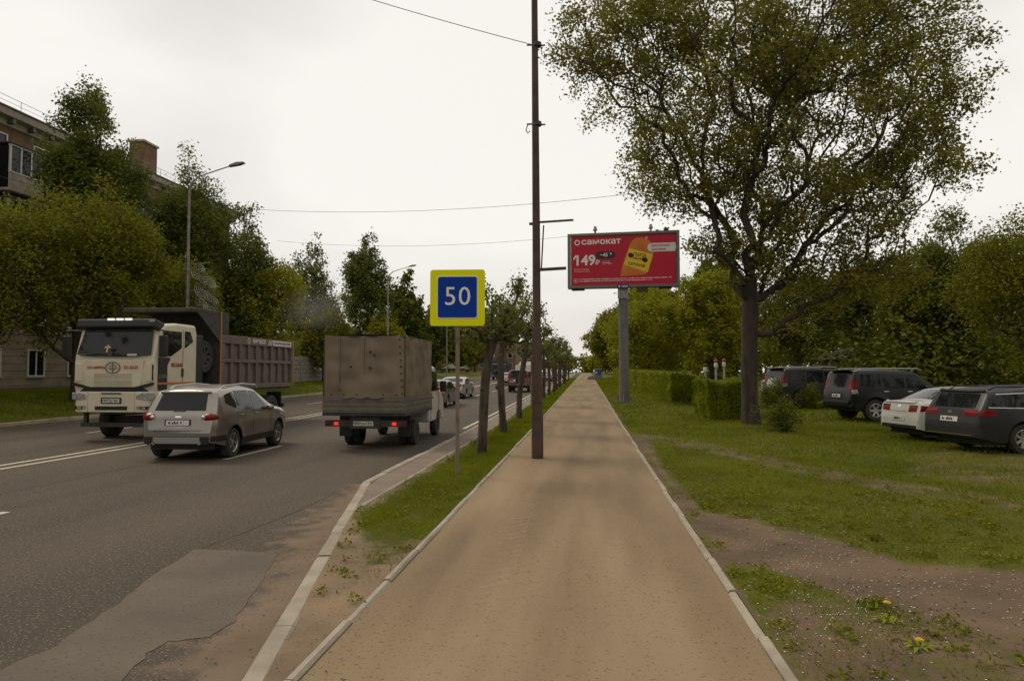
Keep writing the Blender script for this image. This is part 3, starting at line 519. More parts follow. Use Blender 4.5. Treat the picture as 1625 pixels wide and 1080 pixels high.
for z, y in ((12.45, 16.2), (9.3, 16.2), (12.45, 27.5)):
    b = MB().bb(.02, 1.15, y, y+3.1, z, z+.16).build('balcony', trim, bh); MB().bb(1.06, 1.14, y, y+3.1, z+.16, z+1.05).build('balcony_panel', trim, b)
    g = MB().bb(1.04, 1.12, y+.03, y+3.07, z+1.12, z+2.55).build('balcony_glazing', mt['glass'], b)
    for j in range(5): MB().bb(1.0, 1.16, y+j*.755, y+j*.755+.08, z+1.05, z+2.6).build('balcony_post', frame, b)
    MB().bb(1.0, 1.17, y, y+3.1, z+2.6, z+2.7).build('balcony_head', frame, b); MB().bb(1.0, 1.17, y, y+3.1, z+1.05, z+1.12).build('balcony_rail', frame, b); MB().bb(0, 1.05, y, y+.06, z+.16, z+2.6).build('balcony_side', mt['glass'], b)
    MB().bb(0, 1.3, y-.1, y+3.2, z+2.72, z+2.8).build('balcony_roof', roofm, b)
# low shed behind the parked cars
sx, sy = atx(1400, 24); sh = empty('shed', gb(24, sy), R(8), 'low brown shed with a gabled roof under the trees behind the parked off-roader', 'shed')
wm = M('brown_boards', (.085, .055, .035), .85, c2=(.05, .033, .022), scale=3); MB().bb(-3, 4.5, 0, 5, 0, 2.5).build('wall', wm, sh)
for k in range(25): MB().bb(-3+k*.3, -3+k*.3+.285, -.03, -.004, .05, 2.5).build('board', wm, sh)
MB().prism([(-3.5, 2.4), (-3.4, 2.3), (.75, 3.7), (4.9, 2.3), (5, 2.4), (.75, 3.85)], -.5, 5.5, 'y').build('roof', M('grey_sheet', (.045, .038, .03), .9, c2=(.03, .026, .02), scale=2, spec=.1), sh)
MB().prism([(-2.98, 2.5), (4.48, 2.5), (.75, 3.68)], .01, .12, 'y').build('gable', wm, sh); MB().bb(.3, 1.3, -.06, -.035, .05, 2.1).build('door', roofm, sh)
# ribbed concrete fence
fm = M('fence_concrete', (.24, .22, .18), .85, c2=(.17, .155, .125), scale=2); fx = -26.3
fe = empty('panel_fence', (fx, 50, float(terr(fx, 60))), 0, 'grey ribbed panel fence on the grass behind the dump truck tail', 'fence')
for k in range(9):
    y0 = k*3.0; g = float(terr(fx, 51.5+y0)-terr(fx, 60)); MB().bb(-.09, .09, y0-.09, y0+.09, g-.1, g+2.45).build('post', fm, fe, bev=.015)
    for j in range(6): MB().bb(-.045, .045, y0+.1, y0+2.9, g+.05+j*.39, g+.41+j*.39).build('panel', fm, fe, bev=.03)
fb = empty('apartment_block', (-60, 235, float(gz(235))), 0, 'far red-brown block at the end of the avenue behind the trees', 'building')
MB().bb(0, 36, 0, 12, -.5, 15).build('wall', brick, fb); MB().bb(-.5, 36.5, -.5, 12.5, 15, 15.8).build('roof', roofm, fb)
for fl in range(4):
    for k in range(11): w_ = MB().bb(1.4+k*3.2, 2.9+k*3.2, -.06, -.01, 2+fl*3.2, 3.6+fl*3.2).build('window', frame, fb); MB().bb(1.5+k*3.2, 2.8+k*3.2, -.075, -.062, 2.1+fl*3.2, 3.5+fl*3.2).build('pane', mt['glass'], w_)
def marks(parent, x0, x1, y, z, h, mat, seed, name='small_print'):     # print too small to read in the photograph: rows of tiny strokes
    r_ = random.Random(seed); m = MB(); x = x0
    while x < x1-h*.3:
        w_ = h*r_.uniform(.25, .6)
        if r_.random() > .14: m.bb(x, x+w_*.75, y-.001, y+.001, z-h*r_.uniform(.3, .5), z+h*r_.uniform(.1, .5))
        x += w_
    return tag(m.build(name, mat, parent), kind='stuff')
# ---------------------------------------------------------------- street furniture
p = at(725, 755, .15); sg = empty('speed_sign', (p.x, p.y, .15), R(3), 'square blue 50 speed sign on a yellow board and rusty grey post in the verge', 'road sign')
MB().tube([(0, .05, -.2), (0, .05, 3.55)], .038, 14).build('post', M('rusty_grey_post', (.19, .155, .115), .7, .0, c2=(.13, .06, .028), scale=3.5, fac=(.52, .72)), sg, 60)
def rrect(wd, h, r, n=5):
    o = []
    for cx, cy, a0 in ((wd/2-r, h/2-r, 0), (-wd/2+r, h/2-r, 90), (-wd/2+r, -h/2+r, 180), (wd/2-r, -h/2+r, 270)):
        for k in range(n+1): a = R(a0+90*k/n); o.append((cx+r*math.cos(a), cy+r*math.sin(a)))
    return o
def plate(name, poly, y0, y1, mat, parent, z=0, x=0, bev=0): return MB().prism([(u+x, v+z) for u, v in poly], y0, y1, 'y').build(name, mat, parent, bev=bev)
yl = M('fluorescent_yellow', (.80, .80, .005), .6, spec=.15); bl_ = M('sign_blue', (.004, .045, .32), .6, spec=.12); SZ = 3.17
plate('yellow_board', rrect(.985, 1.01, .05), -.012, .005, yl, sg, SZ); plate('white_border', rrect(.735, .765, .05), -.019, -.0125, mt['whiteink'], sg, SZ+.01); plate('blue_face', rrect(.70, .73, .04), -.026, -.0195, bl_, sg, SZ+.01)
text('5', .47, mt['whiteink'], sg, (-.125, -.028, SZ+.01), name='numeral', bold=.0); text('0', .47, mt['whiteink'], sg, (.13, -.028, SZ+.01), name='numeral', bold=.0)
for z in (2.85, 3.5): MB().bb(-.3, .3, .006, .03, z-.02, z+.02).build('bracket', mt['steel'], sg)
# rusty tall pole on the path
p = at(853, 727, .165); po = empty('tall_pole', (p.x, p.y, .16), 0, 'tall rusty brown lattice-free steel pole standing on the left side of the footpath', 'pole')
po['label'] = 'tall rusty brown steel pole standing on the footpath with two arms'
MB().tube([(0, 0, -.2), (0, 0, .9), (-.004, 0, .95), (-.01, 0, 2.6), (-.012, 0, 2.64), (-.02, 0, 5), (-.035, 0, 7.5), (-.06, 0, 11.6)], [.125, .122, .108, .105, .088, .082, .074, .062], 18).build('shaft', mt['rust'], po, 50)
for z, L_, w_ in ((5.05, .78, .035), (4.02, .62, .06)):
    a = MB().box((L_/2, 0, z+.015), (L_, .06, w_), ry=R(-2.5)).build('arm', mt['rust'], po)
MB().box((-.11, 0, 5.02), (.12, .06, .05)).build('arm_stub', mt['rust'], po); MB().tube([(.14, 0, 4.98), (.09, 0, 4.05)], .016, 6).build('brace', mt['rust'], po)
for z in (7.2, 8.95): MB().lathe([(.082, z-.04), (.10, z-.04), (.10, z+.04), (.082, z+.04)], 14).box((-.14, 0, z), (.16, .02, .03)).box((.13, 0, z-.02), (.1, .02, .03)).build('clamp', mt['dark'], po)
MB().tube([(-.2, 0, 7.18), (-.24, 0, 7.08), (-.2, 0, 7.0), (-.15, 0, 7.05)], .012, 6).build('hook', mt['dark'], po)
PT = Vector((p.x-.05, p.y, 9.1))
def wire(a, b, sag, label, r=.008):
    a, b = Vector(a), Vector(b); o = MB().tube([a.lerp(b, t)+Vector((0, 0, -4*sag*t*(1-t))) for t in np.linspace(0, 1, 25)], r, 5).build('wire', mt['dark']); tag(o, label, 'wire', 'overhead wires')
wire(PT, (-9.8, 14.6, 12.2), .12, 'overhead wire running from the rusty pole up to the top edge left')
def pd(px, py, d): r = ray(px, py); return Vector((0, 0, HC))+r*d
wire(pd(370, 330, 40), pd(1060, 300, 30), .55, 'long thin wire crossing the sky behind the rusty pole at arm height', .009)
wire(pd(440, 382, 60), pd(930, 372, 46), .6, 'faint wire crossing the sky left of the billboard top', .010)
wire(pd(-60, 262, 30), pd(290, 345, 37.5), .2, 'upper cable in front of the left trees', .012); wire(pd(-60, 280, 30), pd(290, 368, 37.5), .2, 'lower cable in front of the left trees', .012)
# street lamps
def lamp(px, X, label, orn=False):
    x, y = atx(px, X); g = gb(x, y); H = 12.3; e = empty('street_lamp', g, 0, label, 'street lamp', 'street lamps on the far side')
    MB().tube([(0, 0, -.2), (0, 0, 1.5), (0, 0, 1.55), (0, 0, H-.6), (.12, 0, H-.1), (.6, 0, H+.3)], [.125, .12, .10, .07, .06, .045], 12).build('pole', mt['steel'], e, 50)
    MB().tube([(.55, 0, H+.27), (2.2, 0, H+.75), (2.45, 0, H+.80)], .035, 8).build('arm', mt['steel'], e, 50)
    MB().prism([(2.3, H+.74), (2.38, H+.86), (2.75, H+.98), (3.15, H+.99), (3.2, H+.93), (2.9, H+.82)], -.13, .13, 'y').build('lamp_head', mt['steel'], e, bev=.02)
    if orn:
        s = MB().tube([(.12, 0, 3.4), (.12, 0, 7.6), (1.3, 0, 7.75)], .02, 6)
        for z in (3.6, 5, 6.2, 7.3): s.tube([(0, 0, z), (.5, 0, z)], .015, 5)
        s.build('ornament_bracket', mt['steel'], e)
        for cx, cz, r in ((.62, 7.25, .4), (1.05, 6.35, .62), (.72, 5.25, .48), (1.4, 5.45, .42)):
            m = MB(); k_ = 5 if r > .5 else 3
            for j in range(k_): q = r*(1-.8*j/k_); m.tube([(cx+q*math.cos(t), .02*j, cz+q*math.sin(t)) for t in np.linspace(0, 6.2832, 28)], .010, 5, False)
            for j in range(16 if r > .5 else 10): t = j*6.2832/(16 if r > .5 else 10); m.tube([(cx+r*.2*math.cos(t), 0, cz+r*.2*math.sin(t)), (cx+r*math.cos(t+.3), 0, cz+r*math.sin(t+.3))], .009, 4)
            m.build('ornament_ring', mt['alloy'], e)
lamp(295, -21.9, 'nearest street lamp, left of the light truck, with round wire ornaments', True); lamp(615, -21.9, 'second street lamp, above the canvas-topped truck'); lamp(709, -21.9, 'third street lamp, behind the speed sign post')
# billboard
bp = at(990, 631, .60); BB = empty('billboard', (bp.x, bp.y, float(terr(bp.x, bp.y))), R(-5), 'red advertising billboard on a grey steel post beside the footpath', 'billboard'); zc = 1.98+(591-413)/FPX*bp.y-BB.location.z; BW, BH = 6.12, 3.06
fr = M('grey_frame', (.17, .165, .155), .5, .3); redm = M('ad_red', (.52, .032, .055), .6, spec=.15); MB().tube([(0, .3, -.2), (0, .3, zc-BH/2+.1)], .27, 20).build('post', M('post_grey', (.17, .16, .145), .6, c2=(.13, .12, .105), scale=2), BB, 50)
MB().prism(rrect(.95, .95, .05), -.1, .12, 'z').build('base_plate', fr, BB).location.y = .3
for a in range(4): MB().prism([(.2, .1), (.5, .1), (.2, .6)], -.02, .02, 'y').build('gusset', fr, BB, rot=(0, 0, a*math.pi/2), loc=(0, .3, 0))
MB().bb(-BW/2+.02, BW/2-.02, .05, .55, zc-BH/2+.02, zc+BH/2-.02).build('cabinet', fr, BB)
for x0, x1, z0, z1 in ((-BW/2, BW/2, BH/2-.14, BH/2), (-BW/2, BW/2, -BH/2, -BH/2+.14), (-BW/2, -BW/2+.16, -BH/2+.14, BH/2-.14), (BW/2-.16, BW/2, -BH/2+.14, BH/2-.14)): MB().bb(x0, x1, -.06, .56, zc+z0, zc+z1).build('frame_bar', fr, BB)
MB().bb(-BW/2+.16, -BW/2+.2, -.01, .03, zc-BH/2+.14, zc+BH/2-.14).build('white_edge', mt['whiteink'], BB); nS = 52; x0 = -BW/2+.22; ws = (BW-.42)/nS
for k in range(nS): MB().bb(x0+k*ws, x0+(k+1)*ws-.008, -.004, .03, zc-BH/2+.15, zc+BH/2-.17).build('slat', redm, BB)
def bx_(u): return -BW/2+BW*u
def bz_(v): return zc+BH/2-BH*v
def uv(l): return [(bx_(u), bz_(v)) for u, v in l]
W_, K_ = mt['whiteink'], mt['ink']; F0 = -.0055
def bt(s, u, v, size, mat=W_, bold=.0, al='LEFT', rot=0, sx=1): return text(s, size, mat, BB, (bx_(u), F0-.004, bz_(v)), (R(90), R(rot), 0), ext=.002, align=al, bold=bold, sx=sx)
m = MB(); cx, cz = bx_(.088), bz_(.165)
m.lathe([(.10, -.002), (.155, -.002), (.155, .002), (.10, .002), (.10, -.002)], 24, 'y', (cx, F0-.004, cz)); m.prism([(cx-.2, cz-.01), (cx-.04, cz+.17), (cx+.03, cz+.16), (cx-.14, cz-.01)], F0-.010, F0-.007, 'y'); m.build('logo', W_, BB)
bt('самокат', .125, .155, .46, bold=.010, sx=1.18); bt('149', .058, .50, .80, bold=.02); plate('numeral_flag', uv([(.053, .44), (.077, .385), (.077, .44), (.053, .49)]), F0-.006, F0-.002, W_, BB); bt('₽', .252, .545, .36, bold=.008); bt('275', .315, .553, .30, M('pale_pink', (.62, .30, .32), .6)); MB().box((bx_(.36), F0-.009, bz_(.553)), (.56, .003, .018), ry=R(8)).build('strike_line', W_, BB)
plate('discount_pill', rrect(1.08, .40, .195, 8), F0-.006, F0-.001, K_, BB, bz_(.405), bx_(.345)); o = bt('−45', .33, .405, .28, bold=.006, al='CENTER'); o.location.y -= .006; o = bt('%', .392, .385, .17, bold=.003, al='CENTER'); o.location.y -= .006
bt('Колбаса вареная', .06, .655, .10); bt('Папа может сочная', .06, .695, .09)
marks(BB, bx_(.105), bx_(.93), F0-.006, bz_(.838), .062, W_, 1); marks(BB, bx_(.105), bx_(.76), F0-.006, bz_(.874), .062, W_, 2)
MB().lathe([(.115, -.002), (.13, -.002), (.13, .002), (.115, .002), (.115, -.002)], 20, 'y', (bx_(.075), F0-.004, bz_(.865))).build('age_mark', W_, BB); MB().bb(bx_(.075)-.06, bx_(.075)+.06, F0-.006, F0-.002, bz_(.865)-.012, bz_(.865)+.012).bb(bx_(.075)-.03, bx_(.075)-.006, F0-.0065, F0-.0061, bz_(.865)-.06, bz_(.865)+.06).build('age_mark_sign', W_, BB)
org = M('sausage_orange', (.62, .20, .02), .45, c2=(.55, .13, .015), scale=1.5); ylw = M('label_yellow', (.70, .50, .02), .5); brn = M('label_brown', (.10, .015, .01), .5)
plate('sausage', uv([(.478, .80), (.49, .65), (.52, .45), (.56, .25), (.585, .16), (.615, .115), (.65, .105), (.69, .12), (.735, .17), (.775, .28), (.775, .38), (.76, .52), (.73, .66), (.70, .78)]), F0-.005, F0-.001, org, BB)
MB().lathe([(0, -.003), (.07, -.003), (.07, 0)], 12, 'y', (bx_(.71), F0-.003, bz_(.12))).build('sausage_clip', mt['chrome'], BB)
plate('product_label', uv([(.508, .59), (.56, .295), (.765, .42), (.72, .745)]), F0-.010, F0-.006, ylw, BB)
for s, u, v, z, r_ in (('ПАПА', .652, .43, .26, 11), ('МОЖЕТ', .645, .495, .17, 11), ('СОЧНАЯ', .622, .60, .22, 11)): o = bt(s, u, v, z, brn, .006, 'CENTER', r_); o.location.y -= .009
for u, v in ((.568, .42), (.575, .43), (.70, .52), (.692, .51)): MB().lathe([(0, -.002), (.13, -.002), (.13, .002)], 16, 'y', (bx_(u), F0-.013, bz_(v))).build('dumbbell_mark', brn, BB)
plate('white_pill', rrect(1.55, .48, .235, 8), F0-.014, F0-.008, M('pill_white', (.66, .62, .58), .5), BB, bz_(.295), bx_(.845)); MB().bb(bx_(.86), bx_(.965), F0-.0135, F0-.0085, bz_(.295)-.24, bz_(.295)+.24).build('pill_end', M('pill_white', (.66, .62, .58), .5), BB)
for s, v in (('Бесплатная', .262), ('доставка', .33)): o = bt(s, .755, v, .175, redm, .002); o.location.y -= .015
for u in (.25, .75): MB().tube([(bx_(u), .2, zc+BH/2), (bx_(u), .2, zc+BH/2+.25)], .05, 8).lathe([(0, .42), (.07, .42), (.09, .30), (.12, .25), (.12, .18), (0, .18)], 10, 'z', (bx_(u), .2, zc+BH/2+.0)).build('top_fitting', mt['steel'], BB)
MB().bb(-.32, .32, -.16, -.06, zc-BH/2-.05, zc-BH/2+.13).build('owner_plate', M('plate_navy', (.02, .03, .12), .5), BB); marks(BB, -.1, .25, -.166, zc-BH/2+.04, .1, W_, 3); MB().lathe([(0, -.002), (.05, -.002), (.05, .002)], 12, 'y', (-.2, -.163, zc-BH/2+.04)).build('owner_mark', W_, BB)
MB().bb(-.29, .29, -.02, .02, zc-BH/2-.62, zc-BH/2-.06).build('notice_panel', M('notice_grey', (.38, .37, .35), .6, c2=(.12, .12, .12), scale=14), BB); MB().bb(.75, 1.35, -.02, .3, zc-BH/2-.25, zc-BH/2-.002).build('control_box', mt['rust'], BB)
for u in (.1, .88): MB().bb(bx_(u)-.4, bx_(u)+.3, .05, .4, zc-BH/2-.1, zc-BH/2-.002).build('underside_box', mt['dark'], BB)
# blue direction sign with lorry pictogram
y = 36.6; ds = empty('direction_sign', (-2.95, y, float(gz(y))+.13), 0, 'blue lane sign with white arrow and lorry, partly behind the rusty pole', 'road sign'); MB().tube([(.05, .03, -.1), (.05, .03, 2.95)], .04, 10).build('post', mt['steel'], ds)
z = 2.72; plate('white_border', rrect(1.20, .52, .04), -.012, 0, W_, ds, z, .05); plate('blue_face', rrect(1.16, .48, .03), -.018, -.0125, bl_, ds, z, .05); plate('arrow', [(-.40, -.2), (-.34, -.2), (-.34, .05), (-.24, .0), (-.37, .2), (-.5, .0), (-.40, .05)], -.022, -.0185, W_, ds, z)
plate('lorry_box', rrect(.34, .24, .01), -.022, -.0185, W_, ds, z+.05, .28); plate('lorry_cab', [(-.03, -.12), (.09, -.12), (.09, .1), (.02, .1), (-.03, 0)], -.022, -.0185, W_, ds, z)
for x in (.03, .32): MB().lathe([(0, -.024), (.055, -.024), (.055, -.0185)], 12, 'y', (x, 0, z-.13)).build('lorry_wheel', W_, ds)
# far signs by the filling station
x, y = -16.5*1.5, 172; fs = empty('fuel_price_sign', (-12.8*1.9, 172, float(terr(-24.3, 172))), 0, 'far tall blue and white fuel price sign beyond the traffic', 'sign'); x_, y_ = atx(830, -24.3); fs.location = gb(-24.3, y_)
MB().bb(-.9, .9, -.15, .15, 0, 5.6).build('panel', bl_, fs); MB().bb(-.9, -.1, -.17, -.152, 3.6, 5.4).build('price_field', mt['amber'], fs); MB().bb(.1, .8, -.17, -.152, 3.4, 5.4).build('price_field', W_, fs)
x_, y_ = atx(780, -23.5); ws_ = empty('white_sign', gb(-23.5, y_), 0, 'far white upright board with dark pictograms beside the first pollard trunk', 'sign'); MB().tube([(0, 0, -.2), (0, 0, 5)], .06, 8).build('post', mt['steel'], ws_)
MB().bb(-.75, .75, -.09, -.06, 4.2, 7.4).build('board', W_, ws_)
for z, c in ((6.6, 'ink'), (5.6, 'redink'), (4.65, 'ink')): MB().bb(-.35, .35, -.11, -.092, z-.25, z+.3).build('pictogram', mt[c], ws_)
# capped posts behind the hedge
for px, py, k in ((1119, 577, 'leftmost'), (1136, 570, 'middle'), (1149, 569, 'rightmost')):
    q = pd(px, py, 46); e = empty('capped_post', gb(q.x, q.y), 0, k+' of three pale posts with caps behind the hedge', 'post', 'capped posts behind the hedge'); h = q.z-e.location.z
    MB().tube([(0, 0, -.1), (0, 0, h-.35)], .07, 10).build('shaft', M('pale_blue_paint', (.34, .38, .40), .6), e, 50); MB().lathe([(.07, h-.55), (.12, h-.5), (.13, h-.35), (.10, h-.22), (.03, h-.2)], 12).build('head', mt['white'], e, 40); MB().lathe([(.0, h+.02), (.11, h-.03), (.14, h-.12), (.09, h-.2)], 12).build('cap', mt['redink'] if k != 'leftmost' else mt['rust'], e, 40)
# blue kiosk and concrete block at the far end of the path
q = pd(943, 594, 118); e = empty('kiosk', (q.x+.6, q.y, float(terr(q.x, q.y))), 0, 'small blue kiosk at the far end of the footpath', 'kiosk'); MB().bb(-.5, .6, 0, 1, 0, 1.55).build('body', M('kiosk_blue', (.03, .14, .5), .5), e, bev=.03); MB().bb(-.6, .7, -.15, 1.1, 1.55, 1.65).build('roof', W_, e); MB().bb(-.4, -.1, -.02, -.005, .85, 1.2).build('notice', W_, e)
e2 = MB().prism([(-1.2, 0), (1.4, 0), (1.2, .5), (.2, .7), (-.9, .45)], -1, 1, 'y').build('concrete_block', fm, None, bev=.06, loc=(q.x-.1, q.y-8, float(terr(q.x, q.y-8)))); tag(e2, 'grey concrete block in front of the blue kiosk', 'block')
# ---------------------------------------------------------------- vehicles
class Car:
    def __init__(s, L, W, top, belt, wb, ov, wr, zb=.27, tum=.20, rr=.10, plan=None, arch=.07):
        s.L, s.hw, s.belt, s.tum, s.rr = L, W/2, belt, tum, rr; s.ts = [t[0] for t in top]; s.tz = [t[1] for t in top]; s.wr = wr
        s.ax = (ov, ov+wb); s.ar = wr+arch; s.zb0 = zb; s.pl = plan or [(0, .78), (.06, .88), (.25, .96), (.8, 1), (L-.8, 1), (L-.25, .97), (L-.06, .92), (L, .86)]
    def zt(s, q): return float(np.interp(q, s.ts, s.tz))
    def zb(s, q):
        z = s.zb0+.10*max(0, 1-q/.35)+.12*max(0, 1-(s.L-q)/.5)
        for a in s.ax:
            if abs(q-a) < s.ar: z = max(z, s.wr+math.sqrt(s.ar**2-(q-a)**2))
        return min(z, s.zt(q)-.05)
    def w(s, q, z):
        b = s.hw*float(np.interp(q, [p[0] for p in s.pl], [p[1] for p in s.pl])); zt = s.zt(q)
        if z < .5: b -= .05*((.5-z)/.25)**2*.6
        b += .012*math.exp(-((z-s.belt*.78)/.12)**2)
        if z > s.belt: b -= s.tum*(z-s.belt)*1.15
        for a in s.ax:
            d = math.hypot(q-a, z-s.wr)
            if d < s.ar+.16: b += .016*(1-((d-s.ar)/.16)**2) if d > s.ar else .016
        k = (z-(zt-s.rr))/s.rr
        if k > 0: b -= s.rr*.8*(1-math.sqrt(max(0, 1-min(k, 1)**2)))
        return max(b, .05)
    def P(s, x, q, z): return Vector((x, s.L/2-q, z))
    def side(s, q, z, sg, eps=0): return s.P(sg*(s.w(q, z)+eps), q, z)
    def topz(s, q, x): wt = s.w(q, s.zt(q)); return s.zt(q)+.035*(1-min(1, (x/wt)**2))
    def body(s, mat, e):
        br = sorted(set([0, .02, s.L, s.L-.02]+list(s.ts)+list(np.linspace(0, s.L, 46))+[a+s.ar*math.cos(t) for a in s.ax for t in np.linspace(0, math.pi, 15)]+[a+k*(s.ar+.001) for a in s.ax for k in (-1, 1)]))
        br = [b for i, b in enumerate(br) if 0 <= b <= s.L and (i == 0 or b-br[i-1] > 1e-4)]; nz, nx = 16, 8; V = []; F = []; fr = [1-(1-k/nz)**1.5 for k in range(nz+1)]; n = 2*(nz+1)+nx-1
        for q in br:
            z0, z1 = s.zb(q), s.zt(q); row = [s.side(q, z0+(z1-z0)*f, 1) for f in fr]; wt = s.w(q, z1)
            V += row+[s.P(x, q, s.topz(q, x)) for x in [wt*(1-2*k/nx) for k in range(1, nx)]]+[s.P(-p.x, q, p.z) for p in reversed(row)]
        for i in range(len(br)-1):
            for j in range(n-1): F.append((i*n+j, i*n+j+1, (i+1)*n+j+1, (i+1)*n+j))
        for b in (0, (len(br)-1)*n):
            for j in range(n//2-1): F.append((b+j, b+j+1, b+n-2-j, b+n-1-j))
        o = MB().add(V, F).build('body', mat, e, 32)
        m = MB().bb(-s.hw*.80, s.hw*.80, -s.L/2+.25, s.L/2-.25, s.zb0-.06, s.zb0+.25)
        for a in s.ax: m.bb(-s.hw*.72, s.hw*.72, s.L/2-a-s.ar-.04, s.L/2-a+s.ar+.04, s.zb0+.2, min(s.zt(a)-.15, s.wr+s.ar+.05))
        m.build('underbody', mt['black'], e); return o
    def patch(s, name, mat, e, fn, nu=6, nv=4, eps=.005, th=.012):
        c = Vector((0, 0, s.belt*.7)); p = [[Vector(fn(i/nu, j/nv)) for j in range(nv+1)] for i in range(nu+1)]; V = []; V2 = []
        for i in range(nu+1):
            for j in range(nv+1):
                a = p[min(i+1, nu)][j]-p[max(i-1, 0)][j]; b = p[i][min(j+1, nv)]-p[i][max(j-1, 0)]; nn = a.cross(b); nn = nn.normalized() if nn.length > 1e-9 else Vector((0, 0, 1))
                ctr = Vector((0, max(-s.L/2+.9, min(s.L/2-.9, p[i][j].y)), .7))
                if nn.dot(p[i][j]-ctr) < 0: nn = -nn
                V.append(p[i][j]+nn*eps); V2.append(p[i][j]-nn*th)
        W = nv+1; F = [(i*W+j, (i+1)*W+j, (i+1)*W+j+1, i*W+j+1) for i in range(nu) for j in range(nv)]
        rim = [i*W for i in range(nu+1)]+[nu*W+j for j in range(1, W)]+[i*W+nv for i in range(nu-1, -1, -1)]+[j for j in range(nv-1, 0, -1)]; o = len(V)
        F += [(rim[k], rim[(k+1) % len(rim)], o+rim[(k+1) % len(rim)], o+rim[k]) for k in range(len(rim))]
        return MB().add(V+V2, F).build(name, mat, e, 40)
    def sq(s, name, mat, e, quad, sg, eps=.005, nu=6, nv=4):    # quad on the side: (q,z) corners a,b (bottom), c,d (top)
        a, b, c, d = quad
        def fn(u, v): q = (a[0]*(1-u)+b[0]*u)*(1-v)+(d[0]*(1-u)+c[0]*u)*v; z = (a[1]*(1-u)+b[1]*u)*(1-v)+(d[1]*(1-u)+c[1]*u)*v; return s.side(q, min(z, s.zt(q)), sg)
        return s.patch(name, mat, e, fn, nu, nv, eps)
    def tp(s, name, mat, e, q0, q1, k0, k1, eps=.005, x0=None):  # patch over hood, screen, tailgate; half-width fractions
        def fn(u, v): q = q0+(q1-q0)*u; wt = s.w(q, s.zt(q)); k = k0+(k1-k0)*u; x = wt*k*(2*v-1) if x0 is None else wt*(x0+(k-x0)*v); return s.P(x, q, s.topz(q, x))
        return s.patch(name, mat, e, fn, 6, 8, eps)
    def qr(s, z, end=1):                                        # station on the rear (or front) face at height z
        h = [(t, zz) for t, zz in zip(s.ts, s.tz)]; h = h[::-1] if end > 0 else h
        if z <= h[0][1]: return h[0][0]
        for (t0, z0), (t1, z1) in zip(h, h[1:]):
            if z0 <= z <= z1 and z1 > z0: return t0+(t1-t0)*(z-z0)/(z1-z0)
        return h[0][0]
    def rp(s, name, mat, e, x0, x1, z0, z1, end=1, eps=.006, nu=5, nv=4, frac=True, dz=0):   # patch on the rear (end=1) or front (end=-1)
        def fn(u, v):
            z = z0+(z1-z0)*v+dz*u; q = s.qr(z, end); wt = s.w(q, z); x = (x0+(x1-x0)*u)*(wt if frac else 1); q = s.qr(z-.035*(1-min(1, (x/s.w(q, s.zt(q)))**2)), end) if z > min(s.tz[0], s.tz[-1]) else q; return s.P(x, q, z)
        return s.patch(name, mat, e, fn, nu, nv, eps)
    def wheels(s, e, rim, spokes=5, wd=.22):
        for a in s.ax:
            for sg in (-1, 1): wheel(e, (sg*(s.hw-wd/2-.01), s.L/2-a, s.wr), s.wr, wd, sg, rim, spokes)
_wc = {}
def wheel(e, loc, r, wd, sg, rim, spokes=5, name='wheel'):
    key = (r, wd, sg, spokes)
    if key not in _wc:
        h = wd/2; prof = [(r*.62, -h*.9), (r*.80, -h), (r*.94, -h*.95), (r, -h*.7), (r, h*.7), (r*.94, h*.95), (r*.80, h), (r*.62, h*.9), (r*.60, h*.5), (r*.60, -h*.5), (r*.62, -h*.9)]
        t = MB().lathe(prof, 32, 'x').mesh('tyre', 40); m = MB(); f = sg*h
        m.lathe([(r*.64, f*.92), (r*.60, f*.96), (r*.55, f*.80), (r*.55, f*.3)], 28, 'x'); m.lathe([(0, f*.80), (r*.13, f*.80), (r*.16, f*.6)], 16, 'x')
        for k in range(spokes):
            a = 6.2832*k/spokes; c, s_ = math.cos(a), math.sin(a); V = []
            for rr, hw, ff in ((r*.08, r*.10, .74), (r*.57, r*.085, .84)):
                for q in (-1, 1):
                    for dp in (0, .3): V.append((f*(ff-dp), c*rr-s_*hw*q, s_*rr+c*hw*q))
            m.add(V, [(0, 1, 3, 2), (4, 6, 7, 5), (0, 4, 5, 1), (2, 3, 7, 6), (0, 2, 6, 4), (1, 5, 7, 3)])
        _wc[key] = (t, m.mesh('rim', 35), MB().lathe([(0, f*.25), (r*.6, f*.25)], 24, 'x').mesh('brake_disc'))
    t, m, d = _wc[key]; o = bpy.data.objects.new(name, t); col.objects.link(o); o.parent = e; o.location = loc
    if not t.materials: t.materials.append(mt['rubber'])
    rm = bpy.data.objects.new('rim', m); col.objects.link(rm); rm.parent = o; dd = bpy.data.objects.new('brake_disc', d); col.objects.link(dd); dd.parent = o
    if not m.materials: m.materials.append(rim)
    if not d.materials: d.materials.append(mt['dark'])
    return o
def plate_text(e, s, x, y, z, face=-1, w_=.52, tilt=0):
    o = MB().bb(-w_/2, w_/2, -.008, .008, -.056, .056).build('number_plate', mt['plate'], e, loc=(x, y, z), rot=(tilt, 0, 0 if face < 0 else math.pi)); (text(s, .105, mt['ink'], o, (-.03, -.0095, 0), ext=.001, bold=.002) if s else marks(o, -w_/2+.05, w_/2-.14, -.0095, 0, .075, mt['ink'], int(abs(x*50+z*90)), 'plate_print')); MB().bb(w_/2-.12, w_/2-.115, -.0095, -.008, -.05, .05).build('plate_line', mt['ink'], o); return o
